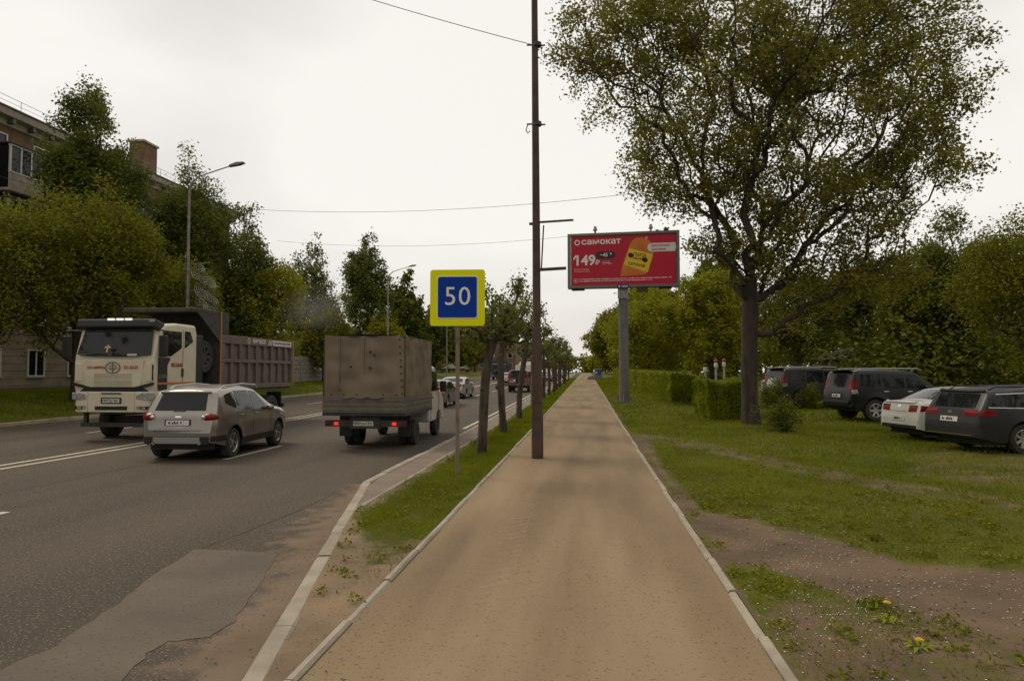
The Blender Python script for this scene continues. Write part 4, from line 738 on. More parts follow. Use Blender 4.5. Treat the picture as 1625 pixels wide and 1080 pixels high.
def mirrors(c, e, q, z, mat, out=.11):
    for sg in (-1, 1):
        x = c.w(q, z); o = MB().lathe([(0, -.07), (.06, -.05), (.085, 0), (.07, .05), (0, .06)], 12, 'y', (0, 0, 0)).build('mirror', mat, e, 50, loc=(sg*(x+out), c.L/2-q, z+.02)); o.scale = (1.25, .8, .95); MB().box((-sg*.1, 0, -.03), (.14, .04, .03)).build('mirror_arm', mt['black'], o)
def handles(c, e, qs, z, mat):
    for q in qs:
        for sg in (-1, 1): MB().box((sg*(c.w(q, z)+.018), c.L/2-q, z), (.03, .19, .03)).build('door_handle', mat, e, bev=.008)
def seams(c, e, qs, z0, ztop_):
    for q in qs:
        for sg in (-1, 1): c.sq('door_seam', mt['black'], e, ((q-.005, z0), (q+.005, z0), (q+.005, ztop_), (q-.005, ztop_)), sg, .0015, 1, 8)
def make_car(kind, name, paint, label, cat, rim=None, plate='', group=None, lit=False, spare=False, tint=None, rear='red'):
    e = empty(name, (0, 0, 0), 0, label, cat, group); rim = rim or mt['alloy']; red = mt['redlit'] if lit else mt['red']; gl = mt['glass']; bk = mt['black']
    if kind == 'crossover':
        L = 4.44; c = Car(L, 1.84, [(0, .60), (.03, .78), (.12, .90), (.5, 1.02), (1.05, 1.10), (1.2, 1.13), (2.05, 1.57), (2.6, 1.65), (3.2, 1.645), (3.8, 1.59), (4.03, 1.54), (4.06, 1.52), (4.32, 1.10), (4.36, 1.04), (4.40, .92), (4.42, .74), (4.44, .70)], 1.02, 2.69, .88, .345, .30, .30, .15, [(0, .74), (.06, .85), (.25, .95), (.8, 1), (4.44-.9, 1), (4.44-.35, .965), (4.44-.12, .90), (4.44, .80)])
        c.body(paint, e); c.tp('windscreen', gl, e, 1.24, 2.02, .93, .92); c.rp('rear_window', gl, e, -.86, .86, 1.12, 1.50); c.rp('rear_wiper_base', bk, e, -.2, .2, 1.095, 1.125)
        for sg in (-1, 1):
            c.sq('window', gl, e, ((1.62, 1.05), (2.50, 1.07), (2.50, 1.53), (2.12, 1.50)), sg); c.sq('window', gl, e, ((2.56, 1.07), (3.32, 1.10), (3.32, 1.54), (2.56, 1.54)), sg); c.sq('window', gl, e, ((3.38, 1.11), (3.86, 1.27), (3.80, 1.46), (3.38, 1.53)), sg)
            c.sq('sill_cladding', bk, e, ((1.27, .31), (3.17, .31), (3.17, .44), (1.27, .44)), sg, .008, 10, 2); c.sq('rear_cladding', bk, e, ((3.98, .43), (4.42, .43), (4.42, .56), (3.98, .56)), sg, .008)
            o = MB().lathe([(.001, -1)]+[(math.cos(t_), math.sin(t_)) for t_ in np.linspace(-1.4, 1.4, 11)]+[(.001, 1)], 20).build('tail_lamp', red, e, 60, loc=(sg*.665, -L/2+.165, .97)); o.scale = (.20, .165, .105); MB().lathe([(.001, -1)]+[(math.cos(t_), math.sin(t_)) for t_ in np.linspace(-1.4, 1.4, 9)]+[(.001, 1)], 14).build('reversing_lamp', mt['lampclear'], o, 60, loc=(-sg*.40, -.72, .05)).scale = (.33, .32, .45)
            m = MB().tube([(sg*.60, .62, 1.57), (sg*.60, .48, 1.655), (sg*.61, -.3, 1.695), (sg*.60, -1.25, 1.655), (sg*.585, -1.5, 1.57)], .02, 8).build('roof_rail', mt['alloy'], e, 60)
            c.sq('headlamp', mt['lampclear'], e, ((.12, .70), (.6, .78), (.6, .92), (.14, .82)), sg); MB().tube([(sg*.52, -L/2+.03, .41), (sg*.52, -L/2-.03, .41)], .04, 12).build('exhaust', mt['chrome'], e)
        c.rp('rear_bumper_trim', bk, e, -.99, .99, .38, .55, eps=.012); c.rp('skid_plate', mt['alloy'], e, -.72, .72, .40, .54, eps=.03); c.rp('tailgate_seam', bk, e, -.8, .8, .675, .685); c.rp('badge', mt['chrome'], e, -.07, .07, .965, 1.0, frac=False, eps=.012); c.rp('plate_recess', bk, e, -.30, .30, .79, .925, frac=False)
        plate_text(e, plate, 0, -L/2+.015, .855, tilt=R(-9)); mirrors(c, e, 1.72, 1.06, paint); handles(c, e, (2.38, 3.2), .97, paint); seams(c, e, (1.45, 2.53, 3.42), .45, 1.04); c.wheels(e, rim, 5, .23)
        c.rp('spoiler', paint, e, -.98, .98, 1.51, 1.535, eps=.03)
    elif kind == 'sedan':
        L = 4.75; c = Car(L, 1.79, [(0, .52), (.03, .66), (.15, .76), (.6, .86), (1.25, .95), (2.1, 1.36), (2.6, 1.43), (3.1, 1.42), (3.5, 1.36), (4.15, 1.07), (4.55, 1.05), (4.66, 1.02), (4.71, .85), (4.74, .66), (4.75, .62)], .90, 2.72, .96, .32, .24, .22)
        c.body(paint, e); c.tp('windscreen', gl, e, 1.32, 2.06, .93, .92); c.tp('rear_window', gl, e, 3.55, 4.10, .90, .93)
        for sg in (-1, 1):
            c.sq('window', gl, e, ((1.65, .95), (2.55, .96), (2.55, 1.34), (2.15, 1.31)), sg); c.sq('window', gl, e, ((2.61, .96), (3.40, .98), (3.38, 1.31), (2.61, 1.34)), sg); c.sq('window', gl, e, ((3.46, .99), (3.86, 1.04), (3.7, 1.16), (3.44, 1.28)), sg)
            c.rp('tail_lamp', red, e, sg*.55, sg*.99, .80, .97); c.sq('tail_lamp', red, e, ((4.35, .86), (4.70, .80), (4.66, .97), (4.45, .95)), sg, .006); c.sq('headlamp', mt['lampclear'], e, ((.1, .6), (.55, .66), (.6, .78), (.14, .70)), sg); c.rp('headlamp', mt['lampclear'], e, sg*.55, sg*.98, .58, .70, -1)
            c.sq('window_trim', mt['chrome'], e, ((1.62, .93), (3.9, .965), (3.9, .98), (1.62, .945)), sg, .007, 12, 1)
        c.rp('boot_seam', bk, e, -.8, .8, .79, .797); c.rp('badge', mt['chrome'], e, -.06, .06, .90, .96, frac=False, eps=.012); c.rp('bumper_trim', bk, e, -.95, .95, .36, .44, eps=.008); c.rp('boot_spoiler', paint, e, -.85, .85, 1.02, 1.045, eps=.04)
        c.rp('grille', bk, e, -.45, .45, .50, .60, -1); plate_text(e, plate, 0, -L/2-.008, .60) ; mirrors(c, e, 1.75, .95, paint); handles(c, e, (2.45, 3.3), .86, paint); seams(c, e, (1.5, 2.58, 3.5), .35, .93); c.wheels(e, rim, 7, .21)
    elif kind == 'offroad':
        L = 4.6; c = Car(L, 1.88, [(0, .68), (.04, .95), (.15, 1.06), (.6, 1.14), (1.3, 1.20), (1.4, 1.22), (2.05, 1.72), (2.5, 1.80), (3.4, 1.82), (4.2, 1.80), (4.36, 1.77), (4.42, 1.70), (4.52, 1.18), (4.56, 1.10), (4.58, .70), (4.60, .62)], 1.13, 2.79, .88, .39, .42, .13, .09, [(0, .86), (.06, .93), (.3, .98), (.8, 1), (L-.8, 1), (L-.2, .98), (L-.05, .95), (L, .92)], .09)
        c.body(paint, e); c.tp('windscreen', gl, e, 1.46, 2.0, .93, .92); c.rp('rear_window', gl, e, -.80, .80, 1.2, 1.66)
        for sg in (-1, 1):
            c.sq('window', gl, e, ((1.75, 1.17), (2.5, 1.18), (2.5, 1.66), (2.12, 1.64)), sg); c.sq('window', gl, e, ((2.58, 1.18), (3.38, 1.19), (3.38, 1.68), (2.58, 1.67)), sg); c.sq('window', gl, e, ((3.47, 1.2), (4.22, 1.24), (4.18, 1.66), (3.47, 1.68)), sg)
            c.rp('tail_lamp', red, e, sg*.80, sg*1.0, 1.12, 1.52); c.sq('tail_lamp', red, e, ((4.36, 1.14), (4.54, 1.12), (4.46, 1.52), (4.34, 1.4)), sg, .006); c.sq('tail_lamp', mt['lampclear'], e, ((4.34, 1.0), (4.57, .96), (4.545, 1.115), (4.36, 1.13)), sg, .007); c.sq('headlamp', mt['lampclear'], e, ((.1, .82), (.5, .86), (.5, 1.04), (.14, 1.0)), sg)
            MB().tube([(sg*.66, .55, 1.80), (sg*.66, .4, 1.87), (sg*.66, -1.7, 1.87), (sg*.66, -1.9, 1.80)], .022, 8).build('roof_rail', mt['alloy'], e, 60); c.sq('side_step', bk, e, ((1.35, .42), (3.1, .42), (3.1, .52), (1.35, .52)), sg, .03)
        c.rp('tailgate_garnish', mt['chrome'], e, -.45, .45, .98, 1.03, frac=False, eps=.012); c.rp('rear_bumper', paint, e, -1.0, 1.0, .52, .72, eps=.06); plate_text(e, plate, .0 if not spare else -.45, -L/2-.004, .90); mirrors(c, e, 1.85, 1.18, paint, .13); handles(c, e, (2.4, 3.3), 1.06, mt['chrome']); seams(c, e, (1.55, 2.54, 3.5), .52, 1.15); c.wheels(e, rim, 6, .26)
        MB().bb(-.7, .7, -2.27, -2.02, 1.80, 1.835).build('spoiler', paint, e, bev=.012)
        if spare: MB().lathe([(0, -.14), (.30, -.14), (.355, -.10), (.37, 0), (.37, .08), (0, .08)], 28, 'y', (.12, -L/2-.02, 1.0)).build('spare_wheel_cover', mt['white'] if spare == 1 else mt['rubber'], e, 40)
    elif kind == 'estate':
        L = 4.75; c = Car(L, 1.80, [(0, .52), (.03, .68), (.15, .78), (.6, .88), (1.2, .97), (2.05, 1.38), (2.6, 1.46), (3.4, 1.45), (4.2, 1.39), (4.36, 1.36), (4.40, 1.33), (4.62, .98), (4.68, .92), (4.73, .70), (4.75, .62)], .92, 2.72, .95, .33, .25, .20)
        c.body(paint, e); c.tp('windscreen', gl, e, 1.28, 2.0, .93, .92); c.rp('rear_window', gl, e, -.84, .84, 1.0, 1.31)
        for sg in (-1, 1):
            for q in (((1.62, .98), (2.5, .99), (2.5, 1.37), (2.1, 1.34)), ((2.56, .99), (3.42, 1.0), (3.42, 1.37), (2.56, 1.38)), ((3.48, 1.0), (4.42, 1.04), (4.22, 1.28), (3.48, 1.36))): c.sq('window', gl, e, q, sg)
            c.sq('window_trim', mt['chrome'], e, ((1.6, .955), (4.48, 1.012), (4.48, 1.03), (1.6, .973)), sg, .007, 14, 1); c.sq('window_trim', mt['chrome'], e, ((2.05, 1.375), (4.25, 1.30), (4.25, 1.315), (2.05, 1.39)), sg, .007, 14, 1)
            c.rp('tail_lamp', red, e, sg*.55, sg*1.0, .83, .96); c.sq('tail_lamp', red, e, ((4.30, .84), (4.70, .82), (4.66, .96), (4.36, .98)), sg, .006); MB().tube([(sg*.58, .3, 1.44), (sg*.58, .2, 1.49), (sg*.58, -1.7, 1.46), (sg*.57, -1.85, 1.40)], .017, 8).build('roof_rail', bk, e, 60)
            c.sq('headlamp', mt['lampclear'], e, ((.1, .6), (.55, .66), (.6, .78), (.14, .70)), sg)
        c.rp('badge', mt['chrome'], e, -.06, .06, .86, .93, frac=False, eps=.012); c.rp('tailgate_seam', bk, e, -.85, .85, .655, .665); plate_text(e, plate, 0, -L/2+.012, .74, tilt=R(-9)); mirrors(c, e, 1.72, .97, paint); handles(c, e, (2.42, 3.32), .88, mt['chrome']); seams(c, e, (1.48, 2.53, 3.5), .36, .95); c.wheels(e, rim, 7, .22); c.rp('bumper_trim', mt['chrome'], e, -.9, .9, .395, .41, eps=.012)
        c.rp('spoiler', paint, e, -.95, .95, 1.34, 1.365, eps=.05)
    return e
def put(e, x, y, rz=0, z=None): e.location = (x, y, float(terr(x, y) if z is None else z)+.004); e.rotation_euler = (0, math.atan(.0085) if (y > 25 and abs(rz) < .5) else 0, rz) if False else (0, 0, rz)
def paintm(n, c, metal=.5, rough=.32, dust=(.16, .13, .1), coat=.35): return M(n, c, rough, metal, c2=tuple(a*.8+b*.2 for a, b in zip(c, dust)), scale=1.6, coat=coat)
silver = paintm('silver_paint', (.30, .275, .24), .75, .28); graphite = paintm('graphite_paint', (.020, .021, .023), .1, .42, (.07, .055, .04), .03); blackp = paintm('black_paint', (.004, .004, .004), 0, .3, (.02, .016, .012), .0); pearl = paintm('pearl_white_paint', (.66, .64, .57), 0, .3); maroon = paintm('maroon_paint', (.10, .022, .02), .3, .35); beige = paintm('pale_silver_paint', (.46, .43, .38)); greyp = paintm('grey_paint', (.17, .165, .155))
put(make_car('crossover', 'car', silver, 'silver crossover with roof rails driving away, in front of the dump truck', 'car'), -9.2, 16.9, R(3.5))
put(make_car('sedan', 'car', greyp, 'grey sedan just ahead of the canvas-topped truck', 'car', lit=True), -8.3, 38.2)
sd_ = make_car('sedan', 'car', beige, 'pale silver sedan driving away left of the first pollard tree', 'car'); put(sd_, -9.1, 48.5)
put(make_car('offroad', 'car', maroon, 'maroon off-roader with a spare wheel on its tailgate, behind the third pollard', 'car', spare=2, group=None), -5.75, 61)
put(make_car('offroad', 'car', blackp, 'black parked off-roader with its tail to the path, left of the white sedan', 'car', rim=mt['alloy']), 11.3, 27.1, R(-78))
put(make_car('sedan', 'car', pearl, 'white parked sedan between the black off-roader and the dark estate car', 'car'), 10.75, 20.5, R(-79))
put(make_car('estate', 'car', graphite, 'dark grey parked estate car cut by the right edge of the picture', 'car'), 10.55, 17.55, R(-77))
put(make_car('offroad', 'car', graphite, 'dark parked off-roader with a pale tailgate spare wheel cover, just right of the elm', 'car', spare=1), 10.8, 34.2, R(-76))
s2 = copy_tree(sd_); s2['label'] = 'pale car parked behind the dark spare-wheel off-roader by the elm'; put(s2, 12, 39.5, R(-76))
FC = 'small distant cars on the avenue'
for x, y, lb, rz in ((-9.6, 84, 'distant pale sedan straight ahead of the maroon off-roader in the left lane', 0), (-6, 105, 'distant pale sedan seen right beside the rusty pole, in the near lane', 0), (-6, 150, 'far pale sedan near the end of the pollard row', 0), (-14, 140, 'far oncoming pale car behind the blue truck', math.pi), (-9.8, 175, 'farthest pale car on the avenue', 0)):
    s2 = copy_tree(sd_); s2['label'] = lb; s2['group'] = FC; put(s2, x, y, rz)
# ---------------------------------------------------------------- dump truck (origin under its front bumper, front towards +y)
crm = M('cream_cab_paint', (.68, .61, .45), .35, c2=(.60, .53, .38), scale=1.5, coat=.3); bedm = M('bed_grey_brown', (.155, .125, .096), .75, c2=(.115, .092, .07), scale=2.5); LS = (R(90), 0, R(-90)); FRN = (R(90), 0, R(180))
T = empty('dump_truck', (-13.62, 18.85, .004), math.pi, 'cream-cabbed dump truck with grey ribbed tipper body coming towards the camera', 'truck'); HW = 1.25
cab = MB().prism([(.0, 1.62), (.02, 2.0), (-.03, 2.44), (-.27, 3.22), (-.5, 3.40), (-1.1, 3.47), (-2.1, 3.47), (-2.2, 3.2), (-2.2, 1.2), (-2.02, 1.2), (-1.9, 1.45), (-1.0, 1.45), (-.8, 1.3), (-.1, 1.3)], -HW, HW, 'x').build('cab', crm, T, bev=.07)
MB().prism([(-1.05, -.12), (-1.05, .05), (-.75, .10), (.75, .10), (1.05, .05), (1.05, -.12)], .84, 1.56, 'z').build('bumper_core', mt['black'], T, loc=(0, -.1, 0))
MB().prism([(-HW-.01, -.5), (-HW-.01, -.12), (-1.12, .02), (-.75, .07), (.75, .07), (1.12, .02), (HW+.01, -.12), (HW+.01, -.5)], .83, 1.43, 'z').build('bumper', crm, T, bev=.03)
MB().prism([(-1.24, 1.62), (-.55, 1.44), (.55, 1.44), (1.24, 1.62), (1.24, 1.70), (.55, 1.53), (-.55, 1.53), (-1.24, 1.70)], -.02, .045, 'y').build('black_band', mt['black'], T)
MB().prism([(-.85, 1.56), (.85, 1.56), (.95, 2.35), (-.95, 2.35)], .012, .035, 'y').build('front_panel', crm, T, bev=.012)
for z in (1.60, 1.79):
    o = MB().bb(-.58, .58, .03, .038, z, z+.165).build('grille', mt['dark'], T); m = MB()
    for k in range(38): m.bb(-.58+k*.031, -.568+k*.031, .038, .046, z, z+.165)
    for k in range(6): m.bb(-.58, .58, .039, .045, z+k*.03, z+.013+k*.03)
    tag(m.build('grille_lattice', crm, o), kind='stuff')
for sg in (-1, 1):
    MB().prism([(sg*1.0, 1.72), (sg*1.19, 1.72), (sg*1.19, 2.28), (sg*1.0, 2.22)], -.02, .03, 'y').build('corner_vent', crm, T, bev=.015); MB().bb(min(sg*1.195, sg*1.225), max(sg*1.195, sg*1.225), -.02, .022, 1.75, 2.2).build('vent_slot', mt['black'], T)
    MB().prism([(sg*.72, 1.20), (sg*1.22, 1.20), (sg*1.225, 1.40), (sg*.95, 1.40), (sg*.74, 1.31)], -.08, .068, 'y').build('headlamp', mt['lampclear'], T, bev=.01); MB().bb(min(sg*.76, sg*1.14), max(sg*.76, sg*1.14), -.02, .064, .92, 1.01).build('fog_lamp_slot', mt['black'], T)
    for k in (0, 1): MB().bb(sg*(.82+k*.17)-.06, sg*(.82+k*.17)+.06, .05, .07, .93, 1.0).build('fog_lamp', mt['lampclear'], T)
    MB().bb(sg*.72-.004, sg*.72+.004, .05, .0725, .84, 1.42).build('bumper_seam', mt['black'], T); m = MB().tube([(sg*1.2, -.2, 3.2), (sg*1.5, 0, 3.2), (sg*1.52, 0, 3.05)], .022, 6); m.build('mirror_arm', mt['black'], T)
    MB().bb(sg*1.50-.11, sg*1.50+.11, -.1, .04, 2.42, 3.05).build('mirror', mt['black'], T, bev=.03)
MB().bb(-.5, .5, .062, .076, .90, 1.01).build('lower_slot', mt['black'], T); plate_text(T, 'т447тр124', 0, .085, 1.17, 1); MB().bb(-.32, .32, .06, .078, 1.08, 1.26).build('plate_frame', mt['dark'], T); MB().bb(-.3, .3, .06, .09, 1.36, 1.40).build('bumper_step', mt['dark'], T)
MB().prism([(-1.14, 2.47), (-.6, 2.41), (.6, 2.41), (1.14, 2.47), (1.06, 3.2), (-1.06, 3.2)], -.012, .012, 'y').build('windscreen', mt['glass'], T, loc=(0, .735, .14), rot=(R(17), 0, 0)); MB().box((0, -.26, 3.36), (2.44, .5, .27), rx=R(14)).build('sun_visor', mt['black'], T, bev=.05)
for k in range(3): MB().bb(-.12-k*.27+.15, .07-k*.27+.15, -.06, .03, 3.49, 3.55).build('roof_lamp', M('lit_marker_lamp', (.9, .88, .82), .3, emit=.6), T, bev=.01)
MB().bb(-1.2, -1.05, -.08, .0, 3.44, 3.50).build('marker_lamp', mt['lampclear'], T)
m = MB().bb(-.02, .02, 0, .01, -.13, .10).bb(-.09, .09, 0, .01, 0, .05).build('dashboard_cross', M('gold', (.55, .38, .14), .4), T, loc=(.12, .11, 2.68), rot=(R(17), 0, 0)); MB().bb(-.75, -.45, .055, .07, 2.46, 2.52).build('paper_on_dash', mt['plate'], T)
MB().tube([(.95, .08, 2.5), (.5, .06, 2.53), (.2, .06, 2.5)], .012, 5).build('wiper', mt['black'], T); MB().tube([(-.1, .08, 2.46), (-.5, .06, 2.5), (-.8, .06, 2.47)], .012, 5).build('wiper', mt['black'], T)
lo = MB(); lo.lathe([(.155, -.006), (.185, -.006), (.185, .006), (.155, .006), (.155, -.006)], 28, 'y'); o = lo.build('badge', mt['steel'], T, loc=(0, .045, 2.12)); o.scale = (1.3, 1, .92)
m = MB()
for z, h in ((.06, .115), (0, .15), (-.05, .10)): m.bb(-h, -.035, -.004, .004, z-.013, z+.013).bb(.035, h, -.004, .004, z-.013, z+.013)
m.bb(-.02, .02, -.004, .004, -.13, .13); m.build('badge_mark', mt['steel'], T, loc=(0, .045, 2.12)); o = text('ООО «МИРКА»', .105, mt['redink'], T, (.52, .038, 2.12), FRN, bold=.003, sx=.75); text('231-54-01', .13, mt['redink'], T, (-.56, .038, 2.12), FRN, bold=.004, sx=.85)
x = -HW                                               # left side of the truck, seen from the footpath
def sp_(name, poly, mat, d0=-.002, d1=.012): return MB().prism(poly, x-d1, x-d0, 'x').build(name, mat, T)
sp_('corner_panel', [(-.18, 1.46), (-.62, 1.46), (-.62, 2.2), (-.75, 2.36), (-.75, 2.42), (-.17, 2.42)], mt['black']); sp_('door_window', [(-.30, 2.46), (-.78, 2.46), (-1.33, 2.72), (-1.33, 3.22), (-.45, 3.22)], mt['glass']); sp_('quarter_window', [(-1.5, 2.72), (-1.95, 2.95), (-1.78, 3.25), (-1.5, 3.25)], mt['glass']); sp_('orange_stripe', [(-.17, 1.63), (-2.1, 1.63), (-2.1, 1.69), (-.17, 1.69)], mt['amber'], 0, .015); sp_('door_handle', [(-1.35, 1.85), (-1.43, 1.85), (-1.43, 2.1), (-1.35, 2.1)], mt['black'], 0, .03)
for yy in (-1.41, -.165): sp_('door_seam', [(yy, 1.5), (yy-.012, 1.5), (yy-.012, 3.3), (yy, 3.3)], mt['dark'], 0, .006)
text('231-54-01', .16, mt['redink'], T, (x-.014, -1.1, 2.2), LS, bold=.004, sx=.9); text('FAW', .2, mt['steel'], T, (x-.016, -.42, 1.85), LS, bold=.003)
MB().bb(-1.2, -1.05, -.3, -.1, 2.38, 2.44).build('lower_mirror_arm', crm, T); MB().bb(-1.15, 1.15, -2.75, -2.25, 1.2, 3.2).build('air_stack', mt['black'], T, bev=.05); wheel(T, (-.95, -2.95, 2.5), .54, .3, -1, mt['dark'], 8, 'spare_wheel')
ch = MB().bb(-.45, .45, -9.2, -.3, .75, 1.05).bb(-1.05, 1.05, -1.6, -1.2, .45, .65); ch.build('chassis', mt['dark'], T); MB().bb(-1.1, 1.1, -.35, -.15, .40, .52).build('front_underrun_bar', mt['dark'], T); [MB().bb(q_-.05, q_+.05, -.3, -.2, .52, .85).build('underrun_hanger', mt['dark'], T) for q_ in (-1, 1)]
MB().bb(-1.2, -.6, -4.6, -3.2, .6, 1.15).build('fuel_tank', mt['alloy'], T, bev=.1); MB().bb(.6, 1.2, -4.6, -3.2, .6, 1.15).build('battery_box', mt['dark'], T, bev=.03)
for sg in (-1, 1):
    w_ = wheel(T, (sg*1.02, -1.42, .54), .54, .32, sg, mt['dark'], 8); w_.rotation_euler = (0, 0, R(10))
    for yy in (-6.3, -7.7): wheel(T, (sg*1.07, yy, .54), .54, .3, sg, mt['dark'], 8); wheel(T, (sg*.74, yy, .54), .54, .3, sg, mt['dark'], 8, 'inner_wheel')
    MB().bb(min(sg*.62, sg*1.22), max(sg*.62, sg*1.22), -8.5, -8.46, .45, 1.2).build('mud_flap', mt['black'], T)
MB().bb(-1.0, 1.0, -9.3, -9.15, .55, .7).build('rear_underrun_bar', mt['dark'], T)
B0, B1 = -3.7, -9.55
MB().bb(-1.12, 1.12, B1, B0, 1.30, 1.5).build('bed_floor', bedm, T)
for sg in (-1, 1):
    X0, X1 = sorted((sg*1.10, sg*1.16)); MB().bb(X0, X1, B1, B0, 1.5, 3.25).build('bed_side', bedm, T); X0, X1 = sorted((sg*1.162, sg*1.25))
    for z0, z1 in ((1.4, 1.58), (2.33, 2.46), (2.98, 3.28)): MB().bb(X0, X1, B1, B0, z0, z1).build('bed_rail', bedm, T, bev=.02)
    for k in range(10):
        yy = B0-.12-k*(B0-B1-.24)/9; q = .12 if k in (0, 9) else .085
        for z0, z1 in ((1.582, 2.328), (2.462, 2.978)): MB().bb(X0, X1-.004 if sg > 0 else X1, yy-q, yy+q, z0, z1).build('bed_rib', bedm, T, bev=.02)
MB().bb(-1.25, 1.25, B0, B0+.10, 1.4, 4.05).build('bed_headboard', mt['dark'], T); MB().bb(-1.25, 1.25, B0+.1, B0+1.6, 3.92, 4.05).build('cab_canopy', mt['dark'], T, bev=.02); MB().bb(-1.25, 1.25, B1-.08, B1, 1.4, 3.25).build('tailgate', bedm, T)
for sg in (-1,): MB().prism([(B0+.1, 3.0), (B0+.1, 3.92), (B0+1.5, 3.92)], sg*1.25, sg*1.2, 'x').build('canopy_gusset', mt['dark'], T); MB().bb(-1.262, -1.252, B0+.02, B0+.09, 1.5, 4.04).build('orange_edge', mt['amber'], T); MB().bb(-1.262, -1.252, B0-.45, B0+.02, 3.3, 4.04).build('headboard_side', mt['dark'], T); MB().bb(-1.264, -1.253, B1, B1+.06, 1.45, 3.3).build('orange_edge', mt['amber'], T)
MB().bb(-1.262, -1.2515, -9.3, -7.6, 3.04, 3.24).build('white_panel', mt['plate'], T); text('FAW TRUCKS', .22, mt['plate'], T, (-1.255, -6.45, 3.14), LS, bold=.006, sx=.78); text('CREATE WEALTH FOR THE FUTURE', .11, mt['ink'], T, (-1.264, -8.45, 3.14), LS, sx=.85)
for k in range(3): MB().prism([(-7.18-k*.12, 3.04), (-7.23-k*.12, 3.04), (-7.33-k*.12, 3.24), (-7.28-k*.12, 3.24)], -1.256, -1.2515, 'x').build('slash_mark', mt['plate'], T)
MB().lathe([(.07, -.003), (.1, -.003), (.1, .003), (.07, .003)], 16, 'x', (-1.254, -5.62, 3.14)).build('body_logo', mt['plate'], T)
# ---------------------------------------------------------------- light truck with a canvas top (origin under its tail, front towards +y)
Gz = empty('light_truck', (-5.63, 17.25, .004), R(.3), 'white light truck with a dirty brown canvas top driving away, brake lights on', 'truck'); cv = M('dirty_canvas', (.22, .172, .115), .9, c2=(.165, .128, .085), scale=1.6, det=8, bump=.25, bscale=7, stretch=(1, 1, .5)); ww = M('dusty_white_cab', (.58, .555, .50), .4, c2=(.45, .42, .36), scale=1.5, coat=.2); bd = M('grey_board', (.155, .13, .10), .7, c2=(.11, .092, .07), scale=3)
a_, Lb = 1.06, 3.1
def tent(u, v, k):
    rp_ = 2*.012*math.sin(v*9+u*5+k)*math.sin(u*13)+.01*math.sin(u*31+k*2)+.012*math.sin(v*23+u*4)*math.sin(u*7); z = 1.36+1.54*v; return rp_, z
m = MB()
m.grid(lambda u, v: (-a_+2*a_*u, -.02+tent(u, v, 1)[0]*1.2-.05*math.sin(math.pi*u)*(1-v), tent(u, v, 1)[1]-.05*(v == 0)*abs(math.sin(u*17))), 40, 20); m.grid(lambda u, v: (-a_+2*a_*u, Lb, tent(u, v, 1)[1]), 4, 4)
for sg in (-1, 1): m.grid(lambda u, v: (sg*(a_+tent(u*1.5, v, 3+sg)[0]+.018*math.sin(u*45)*(1-v)), Lb*u, tent(u, v, 3)[1]), 50, 20)
m.grid(lambda u, v: (-a_+2*a_*u, -.02+(Lb+.02)*v, 2.9+.05*math.sin(math.pi*u)-.025*abs(math.sin(3*math.pi*v))), 20, 30); m.build('canvas_top', cv, Gz, 50)
for u in (-.62, 0.02): MB().bb(u-.004, u+.004, -.055, -.04, 1.5, 2.85).build('canvas_seam', mt['dark'], Gz)
for u, z in ((-.33, 2.12), (.16, 2.1), (.28, 2.42), (.17, 2.5)): MB().lathe([(0, -.012), (.03, -.012), (.03, .02)], 8, 'y', (u, -.055, z)).build('canvas_hole', mt['black'], Gz)
for k in range(9): MB().lathe([(0, -.01), (.022, -.01), (.022, .02)], 8, 'y', (1.0-.01*k, -.045, 1.45+k*.17)).build('eyelet', mt['dark'], Gz)
for k in range(6): MB().lathe([(0, -.01), (.02, -.01), (.02, .02)], 8, 'y', (-.85+k*.34, -.05, 1.42)).build('eyelet', mt['dark'], Gz)
MB().tube([(-a_, -.01, 1.35), (-a_, -.01, 2.9), (a_, -.01, 2.9), (a_, -.01, 1.35)], .022, 6).build('canvas_frame', mt['dark'], Gz)
for y0, y1, x0, x1, nm in ((-.03, .01, -a_-.02, a_+.02, 'tail_board'), (.012, Lb, a_-.02, a_+.022, 'side_board'), (.012, Lb, -a_-.022, -a_+.02, 'side_board')):
    o = MB().bb(x0, x1, y0, y1, .96, 1.36).build(nm, bd, Gz)
    for k in range(3): MB().bb(x0-(.008 if nm == 'side_board' else -.05), x1+(.008 if nm == 'side_board' else -.05), y0-(.01 if nm == 'tail_board' else -.05), y1+(.0 if nm == 'tail_board' else -.05), 1.0+k*.12, 1.07+k*.12).build('board_rib', bd, o, bev=.008)
MB().bb(-a_-.03, a_+.03, 0, Lb, .88, .958).build('bed_floor', mt['dark'], Gz); MB().bb(-.4, .4, .1, 5.0, .55, .85).build('chassis', mt['dark'], Gz); MB().bb(-1.06, 1.06, .12, .2, .60, .76).build('rear_bar', mt['dark'], Gz)
for sg in (-1, 1):
    for x_, l in ((.98, 1), (.76, 1)): MB().bb(sg*x_-.055, sg*x_+.055, .09, .119, .635, .715).build('tail_lamp', mt['redlit'] if x_ < .9 else mt['red'], Gz, bev=.006)
    MB().bb(sg*.8-.17, sg*.8+.17, .95, .99, .28, .85).build('mud_flap', mt['black'], Gz); wheel(Gz, (sg*.88, 1.65, .34), .34, .2, sg, mt['dark'], 6); wheel(Gz, (sg*.65, 1.65, .34), .34, .19, sg, mt['dark'], 6, 'inner_wheel'); wheel(Gz, (sg*.84, 4.6, .34), .34, .2, sg, mt['alloy'], 6)
plate_text(Gz, 'е800см124', -.05, .105, .68, -1, .52)
